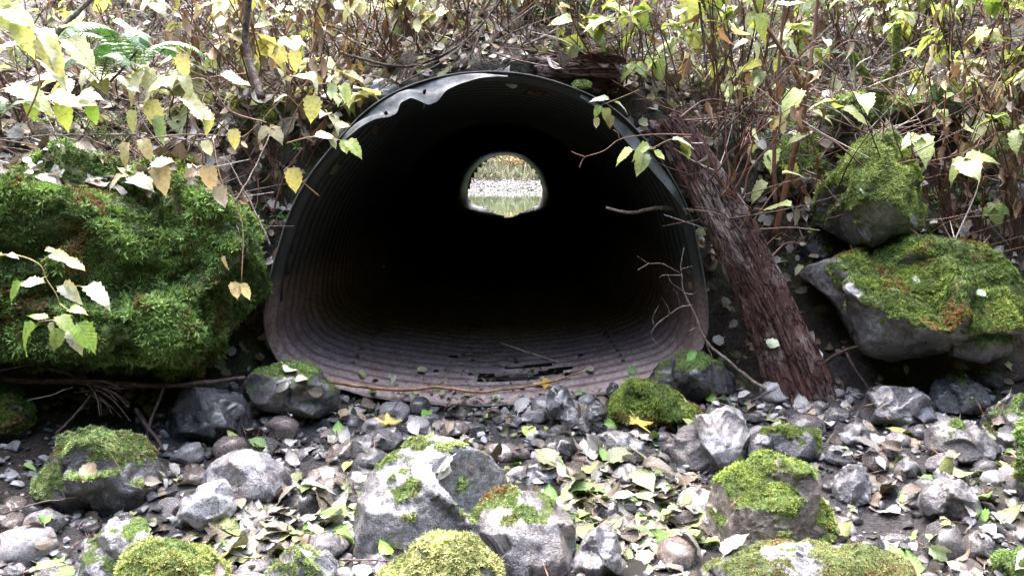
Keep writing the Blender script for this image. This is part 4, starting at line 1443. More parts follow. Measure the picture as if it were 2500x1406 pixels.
# ------------------------------------------------------------------ wood: leaning log, log chunk, branches, twigs
def log_body(P0, P1, r0, r1, name, mat, seed, parent=None, n=300, sides=210, bow=(0, 0, 0), jag=.04):
    P0, P1 = np.array(P0, float), np.array(P1, float)
    L = np.linalg.norm(P1 - P0)
    axd = (P1 - P0) / L
    A = unit(np.cross(axd, [0, 1.0, .15]))
    B = np.cross(axd, A)
    t = np.linspace(0, 1, n)
    th = np.linspace(0, 2 * math.pi, sides, endpoint=False)
    TT, HH = np.meshgrid(t, th, indexing='ij')
    q_ = np.stack([np.cos(HH) * 1.2, np.sin(HH) * 1.2, TT * L * 1.3], -1) + seed
    rad = (r0 + (r1 - r0) * TT)
    fib = fbm(np.stack([np.cos(HH) * 7, np.sin(HH) * 7, TT * L * 2.2], -1) + seed, 4, seed, .6, True) - .6
    crk = fbm(np.stack([np.cos(HH) * 11, np.sin(HH) * 11, TT * L * 2.6], -1) + seed * 2, 4, seed + 11, .6)
    rad = rad * (1 + .17 * fbm(q_ * 1.3, 3, seed) + .038 * fib - .055 * smooth01(crk, .3, .5) - .10 * smooth01(fbm(np.stack([np.cos(HH) * 6, np.sin(HH) * 6, TT * L * .9], -1) + seed * 3, 2, seed + 31, .5, True), .95, 1.25) + .04 * fbm(np.stack([np.cos(HH) * 20, np.sin(HH) * 20, TT * L * 9], -1), 3, seed + 4))
    endn = fbm(np.stack([np.cos(HH[0]) * 3, np.sin(HH[0]) * 3, 0 * HH[0]], -1) + seed, 3, seed + 6)
    pos = P0 + axd * (TT * L)[..., None] + np.array(bow) * (4 * TT * (1 - TT))[..., None]
    pos = pos + axd * (jag * endn[None, :] * ((TT < 1e-6) * 1.0 + (TT > 1 - 1e-6) * 1.0))[..., None]
    V = pos + rad[..., None] * (np.cos(HH)[..., None] * A + np.sin(HH)[..., None] * B)
    V = V.reshape(-1, 3)
    i, j = np.meshgrid(np.arange(n - 1), np.arange(sides), indexing='ij')
    j2 = (j + 1) % sides
    Qf = np.stack([i * sides + j, i * sides + j2, (i + 1) * sides + j2, (i + 1) * sides + j], -1).reshape(-1, 4)
    # broken, hollowed ends
    rings, base = [], len(V)
    extra, fe = [], []
    for end, row in ((0, 0), (1, n - 1)):
        prev = np.arange(sides) + row * sides
        for m_, k in enumerate((.75, .45, .2)):
            c = P0 if end == 0 else P1
            rim = V[row * sides:(row + 1) * sides]
            rg = c + (rim - c) * k + axd * (.035 * (1 - k) * (1 if end == 0 else -1) + .03 * RNG.normal(size=(sides, 1)) * .3)
            ids = base + len(extra) * sides + np.arange(sides)
            extra.append(rg)
            a, b = (prev, ids) if end else (ids, prev)
            fe.append(np.stack([a, np.roll(a, -1), np.roll(b, -1), b], 1))
            prev = ids
        fe.append(np.array([[prev[0], prev[q2], prev[q2 + 1]] for q2 in range(1, sides - 1)]) if False else np.stack([np.full(sides - 2, prev[0]), prev[1:-1], prev[2:]], 1)[:, ::(1 if end else -1)])
    gg = Geo()
    gg.add(np.concatenate([V] + extra), [Qf] + fe)
    Fall = [Qf] + fe
    allV = np.concatenate([V] + extra)
    c = (P0 + P1) / 2
    collide(allV, [np.concatenate([Qf[:, :3], Qf[:, [0, 2, 3]]])])
    o = gg.build(name, mat, parent)
    if parent is None:
        # the object's own z axis runs along the grain so that the wood pattern follows it
        zax = Vector(axd)
        rotm = zax.to_track_quat('Z', 'Y').to_matrix().to_4x4()
        mw = Matrix.Translation(Vector(c)) @ rotm
        o.data.transform(mw.inverted())
        o.matrix_world = mw
    return o


lg = log_body(at(1630, 298, 4.45), at(1972, 1022, 4.12), .098, .158, 'leaning_log', M['log'], 4, bow=(.05, -.02, .03), jag=.07)
tag(lg, 'thick rotten reddish log leaning across the right rim of the culvert', 'log')
LAND.append(('the leaning log', at(1960, 985, 4.2), .17))
ch = log_body(at(1305, 182, 4.56), at(1490, 180, 4.62), .10, .115, 'rotten_log', M['log'], 14, jag=.06)
tag(ch, 'short dark rotten log lying on the crown of the culvert', 'log')
ch2 = log_body(at(1325, 205, 4.52), at(1455, 222, 4.55), .045, .06, 'rotten_log', M['log'], 15, jag=.05)
tag(ch2, 'broken slab of dark wood with a moss tuft just below the short rotten log', 'log')


def moss_patch(parent, centre, nrm_, rad, n, size, c0, c1, seed):
    """a small cushion of moss fronds as a part of a thing"""
    r = np.random.default_rng(seed)
    a, rr_ = r.random(n) * 6.283, np.sqrt(r.random(n)) * rad
    N = unit(np.array(nrm_, float))
    A = unit(np.cross(N, [1, .2, .1]))
    B = np.cross(N, A)
    p = np.array(centre) + (np.cos(a) * rr_)[:, None] * A + (np.sin(a) * rr_)[:, None] * B + (np.sqrt(np.maximum(0, 1 - (rr_ / rad) ** 2)) * rad * .35)[:, None] * N
    t = r.random((n, 1))
    cols = np.array(c0) * (1 - t) + np.array(c1) * t
    gg = Geo()
    gg.scatter(TUFT[0], frames(unit(N + r.normal(size=(n, 3)) * .5)) * (size * (.6 + .7 * r.random(n)))[:, None, None], p, cols)
    m_ = gg.build('moss', M['moss'], None, False)
    m_.parent = parent
    m_.matrix_parent_inverse = parent.matrix_world.inverted()
    return m_


bpy.context.view_layer.update()
moss_patch(ch2, at(1420, 210, 4.46), (0, -.5, 1), .05, 900, .011, GREEN0, LIME1, 3)


def branch(name, label, pts, r0, r1, mat, sides=7, n=40, cat='branch', wob=.004, group=None, twigs=(), tw_r=.45):
    """a branch along (px,py,Y) points with side twigs, each twig a part"""
    P = spline([at(*p) for p in pts], n)
    P = P + wob * np.stack([fbm(P * 14, 2, 3), fbm(P * 14 + 7, 2, 4), fbm(P * 14 + 3, 2, 5)], 1)
    rad = np.linspace(r0, r1, n) * (1 + .12 * fbm(P * 30, 2, 8))
    root = empty(name, tuple(P[0]))
    tag(root, label, cat, group)
    gg = Geo()
    gg.add(*tube(P, rad, sides), col=(.3, .3, .3))
    o = gg.build('stem', mat)
    o.parent = root
    o.matrix_parent_inverse = Matrix.Translation(-Vector(P[0]))
    for tw in twigs:
        T = spline([at(*p) for p in tw], 16)
        T = T + wob * .5 * np.stack([fbm(T * 20, 2, 3), fbm(T * 20 + 7, 2, 4), fbm(T * 20 + 3, 2, 5)], 1)
        gg = Geo()
        gg.add(*tube(T, np.linspace(r1 * 1.1 if r1 > .001 else .0022, .0009, 16) if tw_r is None else np.linspace(r0 * tw_r, .0011, 16), 5))
        t_ = gg.build('twig', mat)
        t_.parent = root
        t_.matrix_parent_inverse = Matrix.Translation(-Vector(P[0]))
    return root


branch('peeled_branch', 'orange-brown peeled branch lying across the culvert lip', [(800, 930, 4.34), (900, 945, 4.30), (1000, 950, 4.28), (1075, 945, 4.28), (1150, 955, 4.30), (1230, 952, 4.3), (1330, 935, 4.34), (1430, 905, 4.4)],
       .0115, .005, M['peeled'], 8, 60, twigs=[[(1070, 945, 4.28), (1090, 920, 4.3), (1105, 903, 4.32)]], tw_r=.2)
branch('dead_branch', 'bare pale dead branch with fine side twigs rising in front of the right culvert wall',
       [(1890, 965, 4.05), (1830, 925, 4.08), (1760, 868, 4.1), (1725, 835, 4.12), (1695, 770, 4.14), (1672, 715, 4.15), (1662, 660, 4.16), (1670, 605, 4.18)], .0105, .0016, M['twig'], 7, 60,
       twigs=[[(1668, 712, 4.15), (1640, 690, 4.1), (1630, 668, 4.1)], [(1662, 668, 4.15), (1630, 650, 4.1), (1612, 643, 4.1), (1582, 642, 4.08), (1555, 625, 4.06)], [(1584, 642, 4.08), (1570, 652, 4.07), (1557, 660, 4.06)],
              [(1690, 745, 4.13), (1660, 750, 4.1), (1635, 768, 4.08), (1600, 795, 4.06), (1590, 820, 4.06), (1610, 845, 4.05), (1625, 862, 4.05)], [(1635, 768, 4.08), (1628, 745, 4.08), (1615, 725, 4.07)],
              [(1598, 797, 4.06), (1594, 775, 4.05), (1608, 745, 4.05)], [(1665, 672, 4.15), (1648, 672, 4.12), (1620, 672, 4.1), (1608, 680, 4.1)], [(1662, 660, 4.15), (1670, 655, 4.15), (1690, 650, 4.15)],
              [(1660, 745, 4.12), (1655, 720, 4.1), (1643, 705, 4.1)], [(1706, 800, 4.13), (1690, 805, 4.1), (1670, 812, 4.1)], [(1672, 716, 4.15), (1690, 718, 4.14), (1700, 710, 4.13)],
              [(1725, 838, 4.12), (1737, 870, 4.1), (1745, 905, 4.08)]], tw_r=.26)
branch('thin_stick', 'thin pale stick lying over the rusted-through slots of the culvert floor', [(1223, 836, 4.9), (1270, 853, 4.72), (1330, 873, 4.6), (1380, 890, 4.5)], .0042, .002, M['twig'], 6, 24)
branch('mossy_stick', 'short mossy stick poking in front of the dark culvert from behind the log', [(1655, 510, 4.5), (1600, 508, 4.45), (1545, 520, 4.4), (1515, 518, 4.37), (1480, 508, 4.35)], .011, .007, M['twig'], 7, 24)
branch('horizontal_branch', 'dark horizontal branch in the hollow below the overhanging boulder', [(-60, 925, 3.55), (100, 930, 3.6), (240, 932, 3.65), (400, 940, 3.75), (520, 932, 3.85), (600, 922, 3.95)], .017, .010, M['twig_dark'], 8, 50)
for k, (a, b, r_, lab, mt) in enumerate([
        ((60, 870, 3.6), (280, 960, 3.5), .009, 'brown stick slanting down under the overhanging boulder', 'twig_dark'),
        ((135, 1060, 3.4), (235, 950, 3.5), .008, 'dark stick leaning up from the dark moss-capped boulder', 'twig_dark'),
        ((355, 1075, 3.5), (400, 950, 3.6), .009, 'brown stick standing upright in the hollow beside the black slab', 'twig_dark'),
        ((330, 1000, 3.6), (400, 1100, 3.45), .012, 'thick reddish stick sloping into the shade beside the black slab', 'twig_dark'),
        ((0, 1255, 2.95), (202, 1210, 3.0), .005, 'thin brown twig lying before the dark moss-capped boulder', 'twig'),
        ((0, 905, 3.5), (170, 880, 3.6), .006, 'thin reddish stick under the left end of the overhanging boulder', 'twig_dark'),
        ((70, 975, 3.4), (180, 945, 3.45), .003, 'fine brown twig crossing the dark hollow', 'twig'),
        ((830, 1364, 2.62), (975, 1368, 2.56), .0035, 'pinkish twig across the foot of the largest boulder', 'twig'),
        ((2010, 890, 4.1), (2105, 845, 4.0), .010, 'dark stick bridging from the log to the broad bank boulder', 'twig_dark'),
        ((2060, 845, 4.15), (2130, 960, 4.0), .009, 'grey root hanging below the broad bank boulder', 'twig_dark'),
        ((1830, 985, 4.05), (1895, 950, 4.0), .007, 'dark stick crossing the pale dead branch by the log foot', 'twig_dark'),
        ((1085, 1000, 4.25), (1112, 955, 4.3), .004, 'short dark twig propped against the peeled branch', 'twig_dark')]):
    A_, B_ = np.array(a, float), np.array(b, float)
    mid = (A_ + B_) / 2 + np.array([random.uniform(-8, 8), random.uniform(-8, 8), 0])
    branch('stick', lab, [tuple(A_), tuple(mid), tuple(B_)], r_, r_ * .6, M[mt], 6, 20, 'stick')
# the bundle of splintered twig ends below the big boulder
root = empty('twig_bundle', tuple(at(220, 960, 3.45)))
tag(root, 'spray of splintered brown twigs sticking out below the overhanging boulder', 'twigs')
rt = random.Random(3)
for k in range(16):
    a = at(205 + rt.uniform(-25, 25), 945 + rt.uniform(-20, 20), 3.5)
    b = at(rt.uniform(240, 330), rt.uniform(945, 1030), 3.4 + rt.uniform(-.1, .1))
    gg = Geo()
    gg.add(*tube(spline([a, (a + b) / 2 + .01, b], 8), np.linspace(rt.uniform(.002, .006), .001, 8), 5))
    o = gg.build('twig', M['twig_dark'])
    o.parent = root
    o.matrix_parent_inverse = Matrix.Translation(-Vector(root.location))
# ------------------------------------------------------------------ plants
YEL = [(.50, .48, .26), (.45, .46, .22), (.46, .40, .22), (.40, .44, .20), (.52, .51, .36)]
LIV = [(.29, .38, .12), (.38, .45, .17), (.22, .33, .09), (.44, .48, .24)]
PAL = [(.45, .48, .28), (.38, .45, .22), (.50, .50, .34)]
BRN = [(.14, .080, .045), (.20, .125, .07), (.085, .052, .036), (.25, .19, .125), (.17, .14, .11)]
TAN = [(.36, .29, .18), (.30, .21, .12), (.44, .38, .24)]


def pick(pal, n, r, var=.18):
    c = np.array([pal[k] for k in r.integers(0, len(pal), n)])
    return c * (1 + var * r.normal(size=(n, 1))).clip(.5, 1.6)


def leaf_frames(D, N):
    """frames with +y along D and +z near N"""
    D = unit(D)
    S = unit(np.cross(D, N))
    N2 = np.cross(S, D)
    return np.stack([S, D, N2], -1)


def child(gg, name, mat, root, smooth=True):
    o = gg.build(name, mat, None, smooth)
    o.parent = root
    o.matrix_parent_inverse = Matrix.Translation(-Vector(root.location))
    return o


def sprig(name, label, stems, leaves, pal, mat='leaf', stem_col=(.20, .12, .06), r0=.004, cat='shrub', seed=1, group=None, tpls=None):
    """a leafy shoot: stems are lists of (px,py,Y); leaves are (px,py,Y,length m,angle deg on picture, tilt, template index, colour or None) - each leaf a part of its own"""
    root = empty(name, tuple(at(*stems[0][0])))
    tag(root, label, cat, group)
    r = np.random.default_rng(seed)
    for k, st in enumerate(stems):
        P = spline([at(*p) for p in st], 24)
        gg = Geo()
        gg.add(*tube(P, np.linspace(r0 if k == 0 else r0 * .6, r0 * .35, 24), 6), col=stem_col)
        child(gg, 'stem', M['stem'], root)
    for k, (px, py, Yl, L, ang, tilt, ti, colr) in enumerate(leaves):
        p = at(px, py, Yl)
        a = math.radians(ang)
        D = np.array([math.cos(a) * math.cos(tilt), -math.sin(tilt), math.sin(a) * math.cos(tilt)])
        N = unit(np.array([r.normal() * .2, -.55 + .2 * r.normal(), 1.0]))
        T_ = (tpls or LEAFLET)[(ti + 2 * int(r.random() < .4)) % len(tpls or LEAFLET)]
        gg = Geo()
        L = L * .9
        c = np.array([colr if colr is not None else pal[r.integers(len(pal))]], float) * (1 + .1 * r.normal())
        if pal is YEL or pal is TAN:
            c = c * .6 + np.array([W_]) * .4
        gg.scatter(T_, leaf_frames(D[None], N[None]) * (L / 1.1), p[None], c)
        child(gg, 'leaf', M[mat], root)
    return root


W_ = (.52, .53, .42)
sprig('bramble_sprig', 'bright leafy shoot hanging in front of the huge overhanging boulder',
      [[(-40, 640, 2.95), (15, 622, 2.95), (65, 630, 2.96), (100, 650, 2.97), (112, 680, 2.98), (138, 720, 2.98), (146, 755, 2.98), (140, 785, 2.98)], [(100, 640, 2.96), (118, 628, 2.95), (126, 622, 2.95)],
       [(112, 676, 2.97), (90, 682, 2.95), (52, 688, 2.95)], [(138, 700, 2.97), (165, 697, 2.95), (215, 700, 2.94)], [(146, 742, 2.98), (160, 752, 2.96), (170, 758, 2.96)], [(140, 780, 2.98), (100, 785, 2.95), (90, 792, 2.95)]],
      [(122, 620, 2.94, .095, -8, .2, 0, (.55, .45, .18)), (160, 628, 2.93, .10, -42, .2, 1, (.50, .36, .13)), (110, 610, 2.95, .05, 5, 0, 1, (.5, .45, .2)),
       (55, 686, 2.94, .10, -130, .3, 0, (.24, .40, .09)), (58, 686, 2.93, .115, -10, .35, 1, W_), (20, 622, 2.94, .05, 0, .3, 1, W_), (8, 620, 2.94, .06, 200, .3, 0, (.5, .4, .15)),
       (150, 696, 2.94, .10, -25, .35, 0, W_), (212, 698, 2.93, .14, -24, .35, 1, W_), (168, 756, 2.95, .09, 10, .35, 1, (.36, .45, .14)),
       (140, 770, 2.96, .11, -35, .35, 0, (.30, .42, .10)), (186, 786, 2.93, .145, -48, .3, 0, (.25, .40, .06)), (132, 785, 2.94, .10, -95, .3, 1, W_), (95, 792, 2.94, .135, -138, .3, 0, (.27, .42, .11)),
       (150, 800, 2.93, .10, -110, .35, 0, (.30, .42, .12)), (172, 808, 2.93, .11, -50, .4, 1, W_), (120, 775, 2.95, .08, 175, .3, 1, (.25, .40, .10))], LIV, stem_col=(.30, .24, .09), r0=.0042, seed=2)
sprig('bramble_sprig', 'cluster of big pale yellow leaves at the upper left corner',
      [[(60, 300, 3.2), (95, 210, 3.15), (85, 150, 3.1), (40, 100, 3.08), (-20, 60, 3.05)], [(85, 150, 3.1), (120, 110, 3.08), (170, 90, 3.05)]],
      [(0, 20, 3.05, .16, -20, .2, 0, (.40, .47, .16)), (40, 55, 3.05, .15, -60, .2, 1, (.45, .50, .20)), (75, 75, 3.04, .18, -25, .25, 0, (.52, .53, .25)), (100, 95, 3.03, .17, -55, .2, 1, (.52, .52, .28)),
       (160, 92, 3.02, .17, -40, .2, 0, (.52, .52, .26)), (150, 70, 3.05, .12, 10, .3, 1, W_), (20, 120, 3.05, .15, -160, .3, 0, W_), (0, 110, 3.04, .14, -10, .3, 1, (.42, .48, .2)),
       (100, 150, 3.06, .14, -20, .3, 0, (.48, .50, .24)), (-20, 0, 3.05, .16, -50, .2, 0, (.36, .44, .15))], YEL, stem_col=(.42, .34, .14), r0=.004, seed=3)
sprig('bramble_sprig', 'low spray of glossy pale leaves on the ledge over the huge boulder',
      [[(-40, 250, 3.4), (20, 215, 3.35), (100, 225, 3.33), (170, 240, 3.3)], [(100, 225, 3.33), (130, 255, 3.3), (150, 270, 3.28)]],
      [(20, 212, 3.3, .16, -15, .25, 0, W_), (60, 222, 3.3, .16, -30, .25, 1, (.46, .51, .30)), (120, 232, 3.28, .16, -10, .25, 0, W_), (150, 250, 3.27, .13, -75, .25, 1, (.34, .43, .12)),
       (175, 240, 3.27, .14, -25, .3, 1, W_), (190, 235, 3.28, .12, 5, .3, 0, (.48, .5, .33)), (75, 240, 3.28, .10, -80, .25, 0, (.30, .42, .10)), (220, 255, 3.28, .09, -70, .3, 0, (.25, .42, .08)), (0, 225, 3.3, .13, -140, .3, 1, W_)],
      PAL, stem_col=(.36, .28, .12), seed=4)
sprig('bramble_sprig', 'yellow leaf spray with one dark green leaf, above the huge boulder',
      [[(650, 300, 3.9), (560, 270, 3.8), (500, 195, 3.75), (430, 210, 3.7), (410, 240, 3.7)], [(520, 260, 3.78), (460, 250, 3.7), (400, 275, 3.65)], [(600, 180, 3.8), (540, 185, 3.78), (510, 190, 3.75)]],
      [(420, 200, 3.65, .14, -170, .2, 0, (.50, .50, .18)), (440, 185, 3.65, .12, -50, .2, 1, (.46, .48, .18)), (385, 215, 3.65, .13, -140, .2, 0, (.52, .50, .2)), (370, 240, 3.65, .16, -80, .2, 0, (.50, .48, .17)),
       (330, 270, 3.64, .12, -110, .2, 1, (.40, .40, .12)), (540, 180, 3.7, .12, -15, .25, 0, W_), (560, 190, 3.7, .12, -30, .25, 1, (.48, .50, .24)), (395, 278, 3.6, .15, -100, .15, 0, (.14, .32, .07)),
       (440, 240, 3.65, .15, -20, .2, 0, (.52, .50, .20)), (470, 255, 3.63, .14, -45, .2, 1, (.52, .53, .3)), (500, 275, 3.62, .10, -65, .2, 0, (.40, .46, .14)), (310, 215, 3.65, .07, 0, .3, 1, W_), (450, 130, 3.7, .12, -90, .2, 0, (.40, .30, .1))],
      YEL, stem_col=(.22, .12, .10), seed=5)
sprig('bramble_sprig', 'yellow-green leaf spray beside the culvert crown on the left bank',
      [[(700, 330, 4.35), (730, 260, 4.3), (775, 210, 4.25), (815, 205, 4.22)], [(775, 215, 4.25), (770, 240, 4.22)], [(730, 262, 4.3), (710, 240, 4.28), (700, 232, 4.28)]],
      [(745, 180, 4.2, .12, -30, .2, 0, W_), (765, 230, 4.2, .16, -95, .15, 0, (.48, .50, .17)), (815, 200, 4.2, .11, -100, .2, 1, (.33, .47, .12)), (828, 208, 4.2, .12, -45, .2, 0, (.30, .46, .10)), (700, 235, 4.25, .09, -170, .3, 1, (.5, .45, .33)),
       (760, 195, 4.22, .10, 150, .3, 1, (.46, .5, .2)), (795, 200, 4.22, .08, 20, .3, 1, W_), (690, 190, 4.25, .06, 100, .3, 0, W_)], YEL, stem_col=(.25, .16, .08), seed=6)
sprig('bramble_sprig', 'pale leaf sprig reaching over the left rim of the culvert mouth',
      [[(700, 350, 4.3), (760, 335, 4.2), (815, 340, 4.1), (840, 345, 4.08)]], [(765, 332, 4.1, .13, 5, .25, 0, W_), (820, 300, 4.15, .09, -25, .2, 1, (.50, .46, .14)), (838, 340, 4.05, .09, -80, .2, 1, (.40, .52, .15)), (845, 342, 4.05, .13, -40, .2, 0, (.42, .52, .16)), (810, 335, 4.08, .07, -75, .2, 1, W_)],
      LIV, stem_col=(.3, .22, .1), seed=7)
sprig('bramble_sprig', 'pale green leaf sprig hanging over the dark culvert from the top of the leaning log',
      [[(1760, 340, 4.5), (1700, 335, 4.35), (1640, 340, 4.25), (1590, 362, 4.2), (1545, 366, 4.18)], [(1600, 362, 4.2), (1560, 370, 4.15)]],
      [(1590, 358, 4.15, .12, -160, .2, 0, (.40, .50, .16)), (1545, 365, 4.12, .13, -155, .25, 1, (.40, .52, .15)), (1575, 372, 4.12, .13, -105, .2, 0, (.44, .52, .3)), (1640, 342, 4.15, .13, 0, .3, 1, W_), (1650, 338, 4.16, .11, -35, .3, 0, (.44, .47, .18)), (1670, 345, 4.16, .11, -85, .2, 1, (.34, .40, .08)),
       (1600, 365, 4.14, .08, -60, .3, 1, (.40, .5, .14))], LIV, stem_col=(.3, .22, .12), seed=8)
sprig('bare_twig', 'thin bare forked twig dangling before the right side of the culvert mouth', [[(1690, 330, 4.3), (1620, 328, 4.25), (1555, 332, 4.2), (1510, 342, 4.18), (1475, 368, 4.16), (1428, 383, 4.15)], [(1428, 383, 4.15), (1420, 395, 4.15), (1415, 410, 4.14)], [(1428, 383, 4.15), (1405, 375, 4.14), (1395, 370, 4.14)], [(1512, 338, 4.18), (1508, 325, 4.18), (1498, 318, 4.18)]],
      [], LIV, stem_col=(.24, .13, .11), r0=.004, cat='twig')
sprig('bramble_sprig', 'small drooping leaf spray on the right shoulder of the culvert rim', [[(1560, 220, 4.5), (1500, 245, 4.35), (1460, 260, 4.28)]],
      [(1490, 245, 4.3, .12, 170, .2, 0, W_), (1465, 258, 4.28, .08, -120, .2, 1, (.40, .52, .16)), (1478, 262, 4.27, .09, -80, .15, 0, (.45, .47, .14)), (1500, 250, 4.3, .10, -20, .3, 1, W_), (1458, 285, 4.27, .07, -95, .1, 1, (.32, .27, .12)), (1490, 280, 4.27, .08, -92, .1, 0, (.28, .25, .12))],
      LIV, stem_col=(.25, .18, .09), seed=9)
sprig('bramble_sprig', 'tan and yellow leaves drooping over the crest of the huge boulder', [[(520, 330, 3.7), (430, 330, 3.55), (340, 345, 3.5), (310, 370, 3.48)], [(520, 340, 3.7), (540, 440, 3.6), (590, 540, 3.55), (590, 690, 3.4)]],
      [(315, 345, 3.45, .13, -110, .2, 0, (.46, .38, .12)), (345, 340, 3.45, .11, -60, .2, 1, (.50, .42, .14)), (320, 430, 3.42, .13, -20, .3, 0, W_), (300, 430, 3.42, .10, -150, .3, 1, (.52, .46, .24)), (385, 400, 3.42, .14, -70, .2, 0, (.46, .36, .17)), (370, 395, 3.43, .13, -10, .3, 1, (.42, .34, .22)),
       (510, 400, 3.5, .13, -85, .1, 0, (.36, .24, .1)), (530, 450, 3.5, .12, -80, .1, 1, (.33, .2, .08)), (500, 340, 3.5, .09, -75, .2, 1, (.45, .42, .15)), (575, 685, 3.2, .09, -95, 0, 0, (.50, .42, .22)), (597, 690, 3.2, .09, -88, 0, 1, (.50, .44, .2)), (550, 625, 3.25, .07, -100, 0, 1, (.30, .2, .09))],
      TAN, mat='withered', stem_col=(.2, .12, .07), seed=10)
sprig('yellow_leaf_twig', 'lone large yellow leaves on thin stems before the dark soil left of the culvert', [[(780, 480, 4.2), (735, 440, 4.15), (715, 405, 4.12)], [(690, 240, 4.3), (600, 330, 4.2), (570, 320, 4.15)]],
      [(718, 405, 4.1, .15, -88, .05, 0, (.48, .40, .13)), (568, 315, 4.05, .12, -80, .1, 1, (.50, .44, .14)), (720, 120, 4.3, .12, -85, .1, 0, (.42, .38, .12)), (690, 112, 4.3, .10, -90, .1, 1, (.45, .40, .13)), (590, 345, 4.1, .05, -60, .1, 1, (.34, .26, .1))], YEL, stem_col=(.24, .15, .08), seed=12)


COLL = BVHTree.FromPolygons(np.concatenate(COLLIDE_V).tolist(), [f for a in COLLIDE_F for f in a.tolist()], all_triangles=False)


def drop(x, y, z0=6.0):
    h = COLL.ray_cast(Vector((x, y, z0)), Vector((0, 0, -1)))
    return (np.array(h[0]), np.array(h[1])) if h[0] is not None else (None, None)


def sight(px, py):
    d = unit(ray(px, py))
    h = COLL.ray_cast(Vector(CAM), Vector(d))
    return (np.array(h[0]), np.array(h[1])) if h[0] is not None else (None, None)


def shrub(label, base, top, canes, live=0, dead=0, pal=LIV, dpal=BRN, size=.09, seed=1, spread=.25, stem_col=(.115, .050, .036), r0=.006, name='salmonberry_shrub', group=None, tri=True, low=.35, arch=.35, dsize=.068):
    """upright canes from the bank with side twigs, live three-part leaves and hanging withered ones"""
    r = np.random.default_rng(seed)
    root = empty(name, tuple(base))
    tag(root, label, 'shrub', group)
    nodes, tips = [], []
    for c in range(canes):
        b = np.array(base) + np.array([r.normal() * .05, r.normal() * .05, 0])
        t_ = np.array(top) + np.array([r.normal() * spread, r.normal() * spread * .7, r.normal() * .12])
        mid = (b + t_) / 2 + r.normal(size=3) * np.array([.07, .06, .03]) + np.array([0, 0, .06])
        end = t_ + (t_ - b) * np.array([arch, arch, -.08]) * r.uniform(.3, 1)
        P = spline([b, b * .6 + mid * .4 + r.normal(size=3) * .02, mid, t_, end], 34)
        P += .006 * np.stack([fbm(P * 9, 2, 3), fbm(P * 9 + 5, 2, 4), 0 * P[:, 0]], 1)
        rr_ = r0 * r.uniform(.6, 1.15)
        gg = Geo()
        cc_ = np.array(stem_col) * r.uniform(.35, 1.5)
        gg.add(*tube(P, np.linspace(rr_, rr_ * .3, 34), 6), col=cc_)
        for s_ in range(r.integers(3, 7)):                     # side twigs belong to their cane
            k = r.integers(10, 33)
            L = r.uniform(.08, .32)
            a = r.uniform(0, 6.28)
            e = P[k] + L * np.array([math.cos(a), math.sin(a), r.uniform(-.1, .7)])
            T = spline([P[k], (P[k] + e) / 2 + [0, 0, .03], e], 9)
            gg.add(*tube(T, np.linspace(rr_ * .4, .0011, 9), 5), col=cc_ * 1.2)
            nodes += [T[5], T[8]]
            tips.append(T[8])
        child(gg, 'stem', M['stem'], root)
        nodes += [P[k] for k in range(int(34 * low), 34)]
        tips.append(P[-1])
    nodes = np.array(nodes)
    if live:
        gg = Geo()
        idx = r.integers(0, len(nodes), live)
        idx[:min(len(tips), live)] = [int(np.argmin(np.linalg.norm(nodes - t, axis=1))) for t in tips[:live]]
        p = nodes[idx]
        a = r.random(live) * 6.283
        D = np.stack([np.cos(a), np.sin(a) - .25, r.normal(size=live) * .3 - .1], 1)
        N = unit(np.stack([r.normal(size=live) * .3, r.normal(size=live) * .3 - .25, np.ones(live)], 1))
        fr_ = leaf_frames(D, N) * (size * (.65 + .6 * r.random(live)))[:, None, None]
        cols = pick(pal, live, r)
        T_ = TRI if tri else LEAFLET
        for k in range(2):
            s_ = np.arange(live) % 2 == k
            gg.scatter(T_[k], fr_[s_], p[s_], cols[s_])
        child(gg, 'foliage', M['leaf'], root)
    if dead:
        gg = Geo()
        p = nodes[r.integers(0, len(nodes), dead)] + r.normal(size=(dead, 3)) * .012
        D = np.stack([r.normal(size=dead) * .28, r.normal(size=dead) * .28, -np.ones(dead)], 1)
        a = r.random(dead) * 6.283
        N = np.stack([np.cos(a), np.sin(a), .2 * np.ones(dead)], 1)
        fr_ = leaf_frames(D, N) * (dsize * (.6 + .8 * r.random(dead)))[:, None, None]
        cols = pick(dpal, dead, r, .22)
        for k in range(3):
            s_ = np.arange(dead) % 3 == k
            gg.scatter(WITHER[k], fr_[s_], p[s_], cols[s_])
        child(gg, 'withered_foliage', M['withered'], root)
    return root


def on_bank(px, py):
    p, n = sight(px, py)
    if p is None:
        p = at(px, py, 6)
    return p


